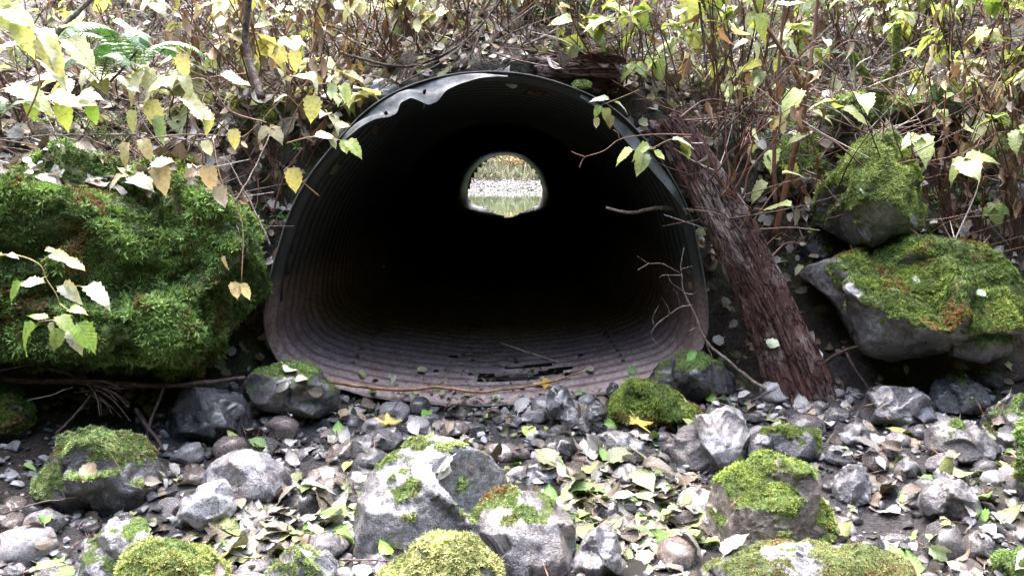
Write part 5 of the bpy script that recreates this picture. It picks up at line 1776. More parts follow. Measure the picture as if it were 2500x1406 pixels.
# canes and withered shrubs: (base pixel, top pixel, depth change at the top, canes, live leaves, dead leaves, live palette, label)
SH = [
    # left top
    ((60, 330), (40, -60), -.1, 3, 8, 50, YEL, 'withered shrub with brown hanging leaves in the upper left corner behind the pale yellow cluster'),
    ((150, 300), (120, 40), -.1, 3, 7, 10, PAL, 'low pale-leaved shrub between the corner cluster and the leaf ledge'),
    ((400, 320), (420, 130), -.1, 3, 7, 10, PAL, 'low whitish-leaved shrub behind the crest of the huge boulder'),
    ((520, 280), (560, 90), -.1, 3, 6, 14, PAL, 'pale-leaved shrub left of the mossy hump above the culvert'),
    ((300, 260), (250, -80), .0, 3, 4, 40, PAL, 'sparse brown cane shrub beside the sword fern on the left bank'),
    ((430, 190), (420, -80), -.1, 4, 6, 75, PAL, 'tan-leaved withered shrub above the yellow leaf spray'),
    ((520, 230), (500, -70), -.15, 4, 9, 85, YEL, 'yellow and tan leaf shrub hanging thickly right of the sword fern'),
    ((610, 240), (590, -80), .0, 4, 3, 95, YEL, 'dense shrub of rusty withered leaves over the dark soil left of the culvert'),
    ((700, 180), (690, -90), .0, 4, 3, 85, PAL, 'brown withered shrub on the bank above the yellow-green spray'),
    ((790, 180), (790, -80), .0, 4, 4, 85, PAL, 'brown cane shrub with hanging tan leaves above the dark bank stone'),
    ((880, 160), (870, -80), .0, 4, 3, 70, PAL, 'withered cane shrub over the left shoulder of the culvert'),
    ((960, 140), (960, -70), -.2, 3, 6, 50, YEL, 'thin shrub with large hanging yellow leaves over the culvert crown'),
    ((1060, 130), (1050, -70), -.2, 3, 9, 60, YEL, 'thin shrub with pale yellow leaves above the middle of the culvert'),
    ((1150, 120), (1150, -80), .0, 3, 2, 50, TAN, 'bare reddish cane clump above the bent lip'),
    ((1240, 70), (1260, -110), .1, 4, 3, 40, LIV, 'bare brown canes standing behind the short rotten log'),
    ((1350, 50), (1370, -110), .0, 4, 5, 45, LIV, 'slender shrub with a few pale leaves over the short rotten log'),
    ((1440, 60), (1450, -110), .1, 4, 6, 40, LIV, 'shrub with brown canes at the right end of the short rotten log'),
    ((1520, 220), (1500, -70), -.1, 3, 10, 30, LIV, 'green-leaved shrub above the right shoulder of the culvert rim'),
    ((1575, 215), (1540, -90), -.2, 4, 10, 35, LIV, 'leafy shrub rising behind the top of the leaning log'),
    # right bank
    ((1735, 270), (1660, -90), -.1, 3, 8, 45, LIV, 'dark-stemmed shrub slanting behind the leaning log'),
    ((1745, 340), (1700, -80), .0, 4, 10, 55, LIV, 'tall dark cane shrub right of the top of the leaning log'),
    ((1800, 400), (1820, -60), -.2, 4, 6, 70, LIV, 'shrub with withered hanging leaves between the log and the forked brown stems'),
    ((1850, 320), (1790, -90), .2, 5, 12, 70, LIV, 'pale green leafed shrub high above the mossy boulder in the shade'),
    ((1950, 240), (1960, -110), .2, 5, 12, 60, LIV, 'many-caned brown shrub behind the forked brown stems'),
    ((2050, 130), (2060, -120), .1, 5, 14, 50, LIV, 'lime-leaved shrub above the mossy boulder by the forked stump'),
    ((2150, 110), (2160, -120), .0, 4, 18, 35, LIV, 'bright lime leafed shrub crowning the moss-covered forked stump'),
    ((2250, 130), (2260, -120), .0, 5, 18, 50, LIV, 'lime-leaved shrub over the long low mossy boulder'),
    ((2330, 330), (2330, -60), -.2, 4, 16, 70, LIV, 'shrub with mixed lime and withered leaves above the pyramid-shaped boulder'),
    ((2400, 300), (2420, -80), -.1, 5, 20, 60, LIV, 'pale-leaved shrub filling the upper right corner'),
    ((2480, 300), (2500, -60), -.3, 5, 20, 60, LIV, 'big-leaved pale shrub at the right edge under the corner'),
    ((2330, 560), (2310, 200), -.1, 5, 3, 90, LIV, 'withered brown thicket shrub just right of the pyramid-shaped boulder'),
    ((2400, 590), (2420, 230), -.1, 5, 2, 90, LIV, 'brown withered shrub behind the top of the broad bank boulder'),
    ((2470, 620), (2480, 250), -.2, 5, 3, 90, LIV, 'withered shrub before the pale mossy boulder at the right edge'),
    ((1790, 480), (1770, 200), -.1, 4, 4, 60, LIV, 'low withered shrub hugging the right side of the leaning log'),
    ((650, 520), (640, 230), -.05, 4, 2, 75, YEL, 'withered brown shrub in the gap between the huge boulder and the culvert rim'),
    ((735, 400), (700, 150), -.05, 3, 4, 55, YEL, 'rusty hanging shrub just left of the culvert rim below the mossy hump'),
    ((800, 270), (820, 60), -.05, 3, 2, 45, TAN, 'small bare-stemmed shrub left of the dark bank stone'),
    ((1900, 600), (1880, 330), -.1, 3, 5, 45, LIV, 'low shrub with pale leaves at the base of the forked brown stems'),
]
for k, (b, t_, dy, cn, lv, dd, pal, lab) in enumerate(SH):
    base = on_bank(*b)
    top = at(t_[0], t_[1], base[1] + dy)
    shrub(lab, base, top, cn + (3 if b[0] > 1500 else 2), int(lv * (2.2 if b[0] > 1500 else 2.3)), int(dd * (.6 if b[0] > 1500 else .62)), pal, BRN if k % 3 else BRN + BRN + YEL, dsize=.07 if b[0] > 1500 else .08, tri=k % 4 != 1, size=(.105 if b[0] > 1500 else .115) + .035 * (k % 3), seed=200 + k, r0=.0062)
# second rank, farther up the bank
RK = random.Random(21)
KINDS = ['bare-caned brown', 'rusty withered', 'yellow-spotted withered', 'lime-tipped']
n_ = 0
for px in range(60, 2500, 105):
    base = on_bank(px + RK.uniform(-30, 30), RK.uniform(20, 95) + (60 if px > 1600 else 0))
    kd = RK.randrange(3) if px < 1400 else RK.choice([0, 1, 3, 3])
    top = base + np.array([RK.uniform(-.2, .2), RK.uniform(-.2, .3), RK.uniform(.55, .9)])
    where = 'high on the bank above ' + ('the huge overhanging boulder' if px < 500 else 'the dark soil left of the culvert' if px < 900 else 'the culvert crown' if px < 1300 else 'the short rotten log' if px < 1560 else 'the leaning log' if px < 1850
                                         else 'the mossy boulder by the forked stump' if px < 2200 else 'the pyramid-shaped boulder')
    shrub(f'{KINDS[kd]} shrub {where}', base, top, 5, [1, 2, 6, 14][kd], [30, 90, 70, 30][kd], [LIV, YEL, YEL, LIV][kd], BRN, size=.085, seed=400 + n_, group='shrubs at the top of the bank')
    n_ += 1

# the thick reddish forked stem on the right
sprig('forked_shrub', 'thick forked reddish-brown shrub stems standing right of the leaning log',
      [[(1893, 580, 4.45), (1910, 500, 4.43), (1935, 390, 4.42), (1965, 250, 4.42), (1925, 150, 4.42), (1855, 40, 4.42), (1830, -40, 4.42)], [(1893, 500, 4.44), (1890, 400, 4.46), (1895, 260, 4.48), (1905, 120, 4.5), (1920, -30, 4.5)],
       [(1960, 260, 4.42), (1975, 180, 4.45), (1990, 60, 4.5), (2000, -40, 4.5)], [(1893, 255, 4.46), (1870, 190, 4.44), (1845, 100, 4.44)]],
      [(1855, 30, 4.3, .14, -80, .2, 0, (.34, .42, .16)), (1890, 10, 4.3, .16, -10, .3, 1, W_), (1840, 105, 4.3, .10, -60, .2, 1, (.42, .46, .3)), (1830, 100, 4.3, .10, 190, .2, 0, (.44, .47, .3)), (1860, 170, 4.3, .12, -110, .1, 0, (.30, .34, .22)), (1940, 275, 4.3, .08, -100, .1, 1, (.36, .38, .3))],
      LIV, stem_col=(.14, .065, .04), r0=.020, seed=31)
# moss-covered forked stump
fs = empty('mossy_forked_stump', tuple(at(2135, 320, 5.0)))
tag(fs, 'moss-covered forked stump with three short arms on the right bank', 'stump')
for k, st in enumerate([[(2140, 330, 5.0), (2138, 270, 5.0), (2120, 200, 5.0), (2075, 130, 5.0)], [(2138, 275, 5.0), (2150, 220, 4.98), (2175, 170, 4.95)], [(2160, 320, 5.02), (2170, 240, 5.02), (2185, 170, 5.02), (2190, 60, 5.0)]]):
    P = spline([at(*p) for p in st], 24)
    gg = Geo()
    rad_ = np.linspace(.03 if k != 1 else .022, .014, 24)
    gg.add(*tube(P, rad_ * (1 + .2 * fbm(P * 12, 2, 5)), 10), col=(.09, .07, .04))
    arm = child(gg, 'arm', M['stem'], fs)
    r = np.random.default_rng(k)
    n = 3500
    i_ = r.integers(0, 23, n)
    f_ = r.random((n, 1))
    a = r.random(n) * 6.283
    T_ = unit(np.gradient(P, axis=0))
    A_ = unit(np.cross(T_, [0.1, 1, .1]))
    B_ = np.cross(T_, A_)
    nn = np.cos(a)[:, None] * A_[i_] + np.sin(a)[:, None] * B_[i_]
    p = P[i_] * (1 - f_) + P[i_ + 1] * f_ + nn * rad_[i_][:, None] * .95
    kp = fbm(p * 10, 2, 3) > (-.5 if k != 2 else .1)
    t = r.random((n, 1))
    gg = Geo()
    gg.scatter(TUFT[0], frames(unit(nn + [0, 0, .3] + .3 * r.normal(size=(n, 3))))[kp] * .011, p[kp], (np.array(GREEN0) * (1 - t) + np.array((.26, .34, .08)) * t)[kp])
    m_ = gg.build('moss', M['moss'], arm, False)
    m_.parent = arm
# long pale fallen stick and dark branch on the bank
branch('fallen_branch', 'long straight pale-topped branch lying across the right bank below the shrubs', [(1600, 283, 4.9), (1720, 268, 4.9), (1850, 272, 4.85), (2035, 288, 4.8)], .016, .013, M['twig'], 8, 40)
branch('dead_branch', 'dark dead branch slanting up from the culvert crown to the top of the picture', [(830, 128, 4.75), (900, 150, 4.7), (990, 163, 4.68), (1060, 145, 4.66), (1130, 105, 4.65), (1190, 45, 4.65), (1235, -20, 4.65)], .009, .005, M['twig_dark'], 7, 50,
       twigs=[[(1060, 145, 4.66), (1100, 100, 4.6), (1110, 60, 4.6)], [(990, 163, 4.68), (940, 130, 4.65), (880, 110, 4.62)]])
branch('mossy_dead_branch', 'pale lichened dead branch in the upper left corner beside the sword fern', [(110, 110, 3.9), (170, 50, 3.95), (240, -20, 4.0)], .016, .012, M['twig'], 8, 30)
for k, (pts, lab) in enumerate([
        ([(1580, 0, 4.5), (1640, 140, 4.45), (1680, 300, 4.45), (1720, 360, 4.45)], 'dark thin straight stem crossing the bank behind the log top'),
        ([(1705, -20, 4.5), (1722, 150, 4.5), (1738, 320, 4.5)], 'dark upright stem standing right of the crossing one'),
        ([(2080, 560, 4.3), (1990, 440, 4.35), (1800, 480, 4.4)], 'thin pale rod lying before the dark gap left of the pyramid boulder'),
        ([(1740, 340, 4.4), (1850, 240, 4.35), (1960, 130, 4.3), (2030, 60, 4.3)], 'slanting reddish stem crossing the forked brown stems'),
        ([(520, 570, 3.8), (600, 450, 4.0), (660, 330, 4.2)], 'pale forked stem beside the crest of the huge boulder'),
        ([(660, 600, 3.95), (610, 490, 4.0), (560, 400, 4.05)], 'pale dead stem hanging over the right end of the huge boulder'),
        ([(0, 340, 3.6), (150, 330, 3.6), (330, 328, 3.65)], 'thin red-brown rod lying on the leaf ledge'),
        ([(270, 200, 3.8), (340, 115, 3.8), (400, 40, 3.85)], 'dark slanting stem before the sword fern'),
        ([(640, 240, 4.3), (600, 110, 4.4), (610, -20, 4.4)], 'thick dark stump-like stem in the shadow left of the culvert')]):
    branch('dead_cane', lab, pts, [.005, .007, .004, .005, .005, .006, .003, .006, .022][k], .003 if k < 8 else .015, M['twig_dark'] if k in (0, 1, 3, 7, 8) else M['twig'], 6, 30, 'cane')


# sword ferns
def fern(label, base, fronds, L=.4, seed=1, pal=((.03, .10, .03), (.06, .17, .05)), dirs=None):
    root = empty('sword_fern', tuple(base))
    tag(root, label, 'fern')
    r = np.random.default_rng(seed)
    for k in range(fronds):
        a = dirs[k] if dirs else 6.283 * (k + r.random() * .5) / fronds
        l_ = L * r.uniform(.75, 1.1)
        h = np.array([math.cos(a), math.sin(a), 0])
        P = spline([np.array(base), np.array(base) + h * l_ * .35 + [0, 0, l_ * .38], np.array(base) + h * l_ * .75 + [0, 0, l_ * .36], np.array(base) + h * l_ + [0, 0, l_ * .12]], 34)
        T_ = unit(np.gradient(P, axis=0))
        S = unit(np.cross(T_, [0, 0, 1.0]))
        gg = Geo()
        gg.add(*tube(P, np.linspace(.003, .001, 34), 4), col=(.12, .10, .03))
        pin = leaf_tpl(5, 3, .11, .03, .15, .25, .6, .0)
        for side in (-1, 1):
            t = np.linspace(.12, 1, 32)
            ii = (t * 33).astype(int).clip(0, 33)
            pl_ = l_ * .19 * np.sin(np.pi * (t * .93 + .05)) ** .7
            D = unit(S[ii] * side + T_[ii] * .35 + np.array([0, 0, -.15]))
            N = unit(np.cross(S[ii], T_[ii]) + .15 * r.normal(size=(32, 3)))
            c = np.array(pal[0]) + (np.array(pal[1]) - np.array(pal[0])) * r.random((32, 1))
            gg.scatter(pin, leaf_frames(D, N) * pl_[:, None, None], P[ii], c)
        child(gg, 'frond', M['fern'], root)
    return root


fern('dark green sword fern in the upper left among brown stems', at(330, 175, 3.95), 6, .42, 1, dirs=[3.6, 4.4, 5.2, .3, 2.5, 1.2])
fern('small sword fern just below the larger one on the left ledge', at(245, 200, 3.75), 4, .26, 2, dirs=[4.5, 3.5, 5.6, .2])
fern('small sword fern at the top of the bank above the culvert', on_bank(1330, 60), 5, .36, 3)
fern('young fern at the left edge on the leaf ledge', at(0, 290, 3.5), 4, .2, 4)
fern('bright sword fern tips high above the culvert crown', on_bank(1400, 30), 5, .38, 6)
fern('fern half hidden behind the forked stump', on_bank(2000, 165), 4, .3, 7)

# ------------------------------------------------------------------ moss on the stones (after the leaf landing surface is known)
for (o, P, F, N, mask, mo, sd_) in MOSS_JOBS:
    moss_on(o, P, F, N, mask, mo['n'], mo['size'], mo['c0'], mo['c1'], mo.get('droop', 0), sd_, mo.get('brown', .06))

# ------------------------------------------------------------------ fallen leaves
LEAFCOL = {'pale grey': (.29, .28, .265), 'tan': (.22, .17, .12), 'dull brown': (.14, .095, .065), 'fresh green': (.10, .24, .04), 'yellow-green': (.27, .31, .10), 'whitish': (.46, .45, .41)}
lnames = list(LEAFCOL)
leaf_mesh = {}
rl = random.Random(77)


def lay_leaf(x, y, tone, ti, L, label=None, name='fallen_leaf', tpl=None, cat='leaf', group='leaves fallen on the stream bed', p=None, nrm_=None, lift=.006, ang=None):
    if p is None:
        p, nrm_ = drop(x, y)
        if p is None:
            return None
        if p[2] < -.126:
            p, nrm_ = np.array([p[0], p[1], -.123]), np.array([0, 0, 1.0])
    key = (tone, ti, name)
    if key not in leaf_mesh:
        gg = Geo()
        gg.scatter(tpl or LEAF_OVAL[ti], np.eye(3)[None], np.zeros((1, 3)), np.array([LEAFCOL[tone] if isinstance(tone, str) else tone]))
        leaf_mesh[key] = gg.mesh(name, M['litter'])
    o = bpy.data.objects.new(name, leaf_mesh[key])
    COL.objects.link(o)
    n = Vector(unit(np.array(nrm_) + np.array([rl.gauss(0, .16), rl.gauss(0, .16), .25])))
    a = ang if ang is not None else rl.uniform(0, 6.283)
    t = Vector((math.cos(a), math.sin(a), 0))
    s_ = t.cross(n).normalized()
    f_ = n.cross(s_)
    mw = Matrix((s_, f_, n)).transposed().to_4x4()
    mw.translation = Vector(p) + n * (lift + .004 * rl.random()) - f_ * L * .5
    o.matrix_world = mw @ Matrix.Scale(L / 1.15, 4)
    if label is None:
        tn = tone
        label = f'{tn} fallen leaf {near_land(p)}'
    tag(o, label, cat, group)
    return o


cnt = 0
tr = 0
while cnt < 155 and tr < 6000:
    tr += 1
    x, y = rl.uniform(-1.9, 2.6), 2.4 + 1.95 * rl.random() ** 1.25
    if y > 4.25 and -1.2 < x < .8:
        continue
    p, nn = drop(x, y)
    if p is None or nn[2] < .7 or p[2] > .55:
        continue
    if p[2] > float(ground_z(x, y)) + .11 and rl.random() < .8:
        continue
    tone = rl.choices(lnames, [.26, .2, .2, .12, .12, .1])[0]
    if lay_leaf(x, y, tone, rl.randrange(3), rl.uniform(.07, .125)):
        cnt += 1
# the floating rafts of leaves
for (cx_, cy_, n) in ((680, 1270, 44), (1560, 1240, 40), (1500, 1330, 18)):
    c = gp(cx_, cy_)
    for k in range(n):
        x, y = c[0] + rl.gauss(0, .16), c[1] + rl.gauss(0, .12)
        p, nn = drop(x, y)
        if p is None or p[2] > -.06:
            continue
        tone = rl.choices(lnames, [.3, .22, .1, .1, .18, .1])[0]
        lay_leaf(x, y, tone, rl.randrange(3), rl.uniform(.07, .11), p=np.array([x, y, max(p[2], -.122)]), nrm_=np.array([0, 0, 1.0]), lift=.002 + .0006 * k)
# leaves one can point at
SP = [((1315, 942), 'maple', (.50, .33, .06), .10, 'bright yellow maple leaf on the culvert lip beside the black upright stone'),
      ((945, 1028), 'maple', (.36, .27, .07), .12, 'dull yellow maple leaf among wet brown stones before the culvert lip'),
      ((1570, 1055), 'maple', (.52, .36, .09), .13, 'orange-yellow maple leaf at the front foot of the mossy dome'),
      ((1660, 1000), 'maple', (.62, .56, .34), .11, 'cream maple leaf resting on the right slope of the mossy dome'),
      ((1640, 1035), 'maple', (.60, .50, .28), .10, 'pale yellow maple leaf below the cream one'),
      ((215, 1150), 'oval', (.34, .26, .16), .105, 'brown ribbed leaf stuck to the front of the dark moss-capped boulder'),
      ((1083, 1153), 'oval', (.62, .60, .52), .075, 'white oval leaf on the crest of the largest streambed boulder'),
      ((1885, 838), 'oval', (.46, .52, .38), .085, 'pale green leaf stuck to the front of the leaning log'),
      ((620, 985), 'oval', (.42, .44, .22), .08, 'olive leaf standing against the grey boulder by the culvert mouth'),
      ((2240, 635), 'oval', (.40, .42, .30), .11, 'large grey-green leaf on the mossy face of the broad bank boulder'),
      ((2220, 670), 'oval', (.44, .48, .08), .08, 'yellow-green leaf pair on the broad bank boulder'),
      ((2235, 700), 'oval', (.50, .54, .42), .09, 'whitish leaf below the yellow-green one on the broad bank boulder'),
      ((2390, 720), 'oval', (.36, .44, .30), .07, 'pale green leaf on the upper right of the broad bank boulder'),
      ((2115, 465), 'oval', (.36, .44, .26), .09, 'pale leaf on the front of the pyramid-shaped mossy boulder'),
      ((2085, 590), 'maple', (.42, .40, .06), .07, 'yellow leaf in the shadow under the pyramid-shaped boulder'),
      ((200, 495), 'oval', (.55, .58, .48), .10, 'white leaf on the moss of the huge overhanging boulder'),
      ((265, 508), 'oval', (.32, .22, .15), .09, 'brown leaf on the moss of the huge overhanging boulder'),
      ((480, 510), 'oval', (.34, .34, .08), .09, 'olive leaf on the right shoulder of the huge overhanging boulder'),
      ((70, 460), 'oval', (.36, .40, .33), .10, 'grey-green leaf on the left top of the huge overhanging boulder'),
      ((190, 440), 'oval', (.58, .56, .50), .12, 'bleached leaf on the top edge of the huge overhanging boulder'),
      ((945, 1350), 'oval', (.20, .45, .03), .08, 'bright green leaf tucked between the largest boulder and the bleached-moss stone'),
      ((1690, 872), 'oval', (.10, .26, .04), .09, 'dark green leaf on the dark wet boulder at the culvert corner'),
      ((1030, 906), 'oval', (.42, .40, .22), .08, 'yellowish leaf on the corrugated floor left of the rusted slots'),
      ((2300, 1345), 'oval', (.34, .44, .22), .11, 'broad ribbed green leaf at the bottom right'),
      ((700, 905), 'oval', (.50, .48, .44), .09, 'whitish crumpled leaf highest on the grey boulder beside the culvert mouth'),
      ((735, 930), 'oval', (.46, .44, .41), .10, 'pale leaf in the middle of the grey boulder beside the culvert mouth'),
      ((690, 945), 'oval', (.52, .50, .46), .08, 'white leaf on the left slope of the grey boulder beside the culvert mouth'),
      ((770, 955), 'oval', (.38, .33, .28), .09, 'greyish tan leaf low on the right of the grey boulder beside the culvert mouth'),
      ((740, 962), 'oval', (.18, .09, .06), .06, 'small red-brown leaf on the grey boulder beside the culvert mouth'),
      ((885, 915), 'oval', (.30, .28, .14), .08, 'olive-tan leaf on the culvert floor beside the left row of bolts'),
      ((960, 925), 'oval', (.34, .33, .24), .08, 'dull leaf on the culvert floor behind the peeled branch'),
      ((1010, 965), 'oval', (.36, .35, .27), .09, 'pale greenish leaf flat on the culvert lip before the peeled branch'),
      ((910, 955), 'oval', (.08, .22, .04), .06, 'small fresh green leaf under the left end of the peeled branch'),
      ((1070, 950), 'oval', (.12, .30, .05), .06, 'small bright green leaf touching the middle of the peeled branch'),
      ((1160, 915), 'oval', (.30, .29, .20), .08, 'drab leaf beside the rusted slots of the culvert floor'),
      ((1225, 920), 'oval', (.09, .20, .06), .08, 'dark green leaf in front of the rusted slots of the culvert floor'),
      ((1390, 910), 'oval', (.40, .39, .26), .06, 'small pale leaf on the culvert floor right of the rusted slots'),
      ((1440, 905), 'oval', (.34, .33, .22), .09, 'curled grey-tan leaf on the culvert floor near the right row of bolts'),
      ((1545, 905), 'oval', (.09, .24, .05), .08, 'green leaf at the right end of the culvert floor'),
      ((1210, 975), 'oval', (.38, .37, .28), .09, 'pale leaf on the very edge of the culvert lip'),
      ((1415, 965), 'oval', (.13, .32, .05), .08, 'fresh green leaf on the culvert lip right of the black upright stone'),
      ((860, 975), 'oval', (.10, .20, .05), .09, 'dark green leaf on the stones at the left end of the culvert lip'),
      ((130, 1375), 'oval', (.20, .38, .09), .11, 'dark green leaf at the bottom left below the lilac-grey stone')]
for (pp, kind, c, L, lab) in SP:
    p, nn = sight(*pp)
    if p is None or p[1] > 6:
        p, nn = at(pp[0], pp[1], 4.36 if pp[1] > 900 else 4.5), np.array([0, -.3, 1])
    nn = np.array(nn)
    if nn @ unit(CAM - p) < 0:
        nn = -nn
    if kind == 'maple':
        lay_leaf(0, 0, c, 9, L, lab, 'maple_leaf', MAPLE, 'leaf', None, p, nn, .012)
    else:
        lay_leaf(0, 0, c, len(lab) % 3, L, lab, 'fallen_leaf', LEAF_OVAL[len(lab) % 3], 'leaf', None, p, nn, .012, ang=None if nn[2] > .6 else -1.4)


def litter(name, n, xr, yr, size, pal, keep=None, seed=1, mat='litter', tilt=.35, tp=None, lift=.003, steep=.2):
    """the uncounted mass of small fallen leaves"""
    r = np.random.default_rng(seed)
    pts, nrm2 = [], []
    xs_, ys_ = r.uniform(*xr, n), r.uniform(*yr, n)
    for x, y in zip(xs_, ys_):
        p, nn = drop(x, y)
        if p is None or nn[2] < steep:
            continue
        if keep is not None and not keep(p):
            continue
        pts.append(p)
        nrm2.append(nn)
    pts, nrm2 = np.array(pts), np.array(nrm2)
    m_ = len(pts)
    N = unit(nrm2 + r.normal(size=(m_, 3)) * tilt)
    fr_ = frames(N) * (size * (.4 + 1.1 * r.random(m_) ** 1.7))[:, None, None]
    cols = pick(pal, m_, r, .2)
    gg = Geo()
    T_ = tp or LEAF_LOW
    for k in range(3):
        s_ = np.arange(m_) % 3 == k
        gg.scatter(T_[k % len(T_)], fr_[s_], pts[s_] + N[s_] * (lift + .012 * r.random((s_.sum(), 1))), cols[s_])
    return tag(gg.build(name, M[mat]), kind='stuff')


LP = [(.40, .385, .375), (.27, .25, .24), (.18, .14, .11), (.10, .07, .055), (.52, .505, .50), (.33, .315, .30), (.13, .098, .08), (.24, .26, .13), (.08, .055, .045)]
litter('bank_leaf_litter', 7800, (-3.4, 4.2), (4.35, 7.6), .078, LP, lambda p: fbm(p * 2.2, 3, 91) < .42 or p[0] * 997 % 1 < .3, seed=5, tilt=.45)
litter('ledge_leaf_litter', 2100, (-3.4, -.95), (3.45, 4.8), .085, LP + LP + BRN, lambda p: p[2] > .95 and p[0] < -1.0, seed=6, lift=.036)
litter('streambed_leaf_litter', 3100, (-2.5, 3.4), (1.8, 4.4), .085, [tuple(np.array(c) * np.array((.72, .73, .76))) for c in LP] + [(.14, .27, .06), (.26, .30, .10)], lambda p: p[2] < float(ground_z(p[0], p[1])) + .075, seed=8, tilt=.25, tp=LEAF_OVAL, steep=.55)
RAFTS = [gp(680, 1270), gp(600, 1330), gp(1560, 1240), gp(1430, 1190), gp(1530, 1310)]
LB = [(.22, .22, .20), (.15, .14, .13), (.17, .19, .11), (.11, .088, .068), (.33, .33, .32), (.09, .17, .04), (.20, .21, .09), (.13, .115, .10)]
litter('floating_leaf_litter', 2600, (-1.3, .9), (2.3, 3.6), .10, LB, lambda p: p[2] < float(ground_z(p[0], p[1])) + .10 and min(math.hypot((p[0] - c[0]) / .26, (p[1] - c[1]) / .17) for c in RAFTS) < 1, seed=18, tilt=.12, tp=LEAF_OVAL, steep=.8)
litter('needles', 2500, (-2.1, 2.8), (2.4, 4.4), .045, [(.30, .13, .06), (.20, .09, .05)], lambda p: p[2] < .4, seed=9, tp=[leaf_tpl(3, 2, .035, 0, 0, .1)])

# leaves clinging to the steep soil round the culvert mouth
tri_ = GROUND_V[GROUND_F]
tc_ = tri_.mean(1)
ok_ = (tc_[:, 1] > 4.0) & (tc_[:, 1] < 5.3) & (np.abs(tc_[:, 0]) < 3.6)
ar_ = np.linalg.norm(np.cross(tri_[:, 1] - tri_[:, 0], tri_[:, 3] - tri_[:, 0]), axis=1) * ok_ * np.clip(.25 + tc_[:, 2], .05, 1)
r = np.random.default_rng(31)
ix = r.choice(len(ar_), 2600, p=ar_ / ar_.sum())
pp_ = tc_[ix] + r.normal(size=(2600, 3)) * .015
fnr = unit(np.cross(tri_[ix, 1] - tri_[ix, 0], tri_[ix, 3] - tri_[ix, 0]))
fnr = fnr * np.sign((fnr * unit(CAM - pp_)).sum(1))[:, None]
gg = Geo()
fr_ = frames(unit(fnr + r.normal(size=(2600, 3)) * .45 + [0, 0, .3])) * (.065 * (.5 + .8 * r.random(2600)))[:, None, None]
cl = pick(LP + BRN, 2600, r, .25)
for k in range(3):
    s_ = np.arange(2600) % 3 == k
    gg.scatter(LEAF_LOW[k], fr_[s_], pp_[s_] + fnr[s_] * .02, cl[s_])
tag(gg.build('soil_leaf_litter', M['litter']), kind='stuff')

# silt, needles and leaf scraps washed onto the culvert floor
r = np.random.default_rng(41)
n = 420
dx_ = r.normal(size=n) * .42
dy_ = r.random(n) ** 1.6 * 1.3
pz_ = np.interp(np.abs(dx_), [0, .5, .92, 1.1], [0, .028, .115, .215]) + dy_ * ax[2] + .012
pp_ = PIPE_F + np.stack([dx_, dy_, pz_], 1)
kp = np.abs(dx_) < 1.0
gg = Geo()
fr_ = frames(np.stack([r.normal(size=n) * .25, r.normal(size=n) * .25, np.ones(n)], 1)) * (.018 + .03 * r.random(n) ** 2)[:, None, None]
cl = pick([(.14, .10, .07), (.24, .20, .15), (.09, .06, .045), (.20, .21, .10), (.30, .28, .24)], n, r, .25)
for k in range(3):
    s_ = (np.arange(n) % 3 == k) & kp
    gg.scatter(LEAF_LOW[k], fr_[s_], pp_[s_], cl[s_])
tag(gg.build('culvert_floor_debris', M['litter']), kind='stuff')

# uncounted tangle of dead stems on the bank
r = np.random.default_rng(55)
gg = Geo()
for k in range(5600):
    x, y = r.uniform(-3.2, 4.2), r.uniform(4.1, 7.4)
    p, nn = drop(x, y)
    if p is None or p[2] < .8:
        continue
    L = r.uniform(.12, .6)
    a = r.random() * 6.283
    el = abs(r.normal() * .5)
    d = np.array([math.cos(a) * math.cos(el), math.sin(a) * math.cos(el), math.sin(el) + .05])
    e = p + d * L
    c = np.array([(.08, .038, .028), (.13, .085, .075), (.38, .345, .34), (.12, .055, .04), (.04, .022, .02)][r.integers(5)]) * r.uniform(.7, 1.3)
    gg.add(*tube(spline([p, (p + e) / 2 + r.normal(size=3) * .03, e], 6), np.linspace(r.uniform(.002, .0062), .0014, 6), 4, False), col=c)
tag(gg.build('dead_stem_tangle', M['stem']), kind='stuff')
# uncounted small undergrowth leaves of the far bank
litter('undergrowth', 2200, (-3.4, 4.2), (4.7, 7.6), .07, LIV + PAL + LIV + BRN, seed=15, mat='withered', tilt=1.6)
litter('bank_moss', 16000, (-3.2, 4.2), (4.5, 7.2), .036, [GREEN0, GREEN1, LIME1], lambda p: fbm(p * 2.2, 3, 91) > .33, seed=16, mat='moss', tilt=.3, tp=TUFT)

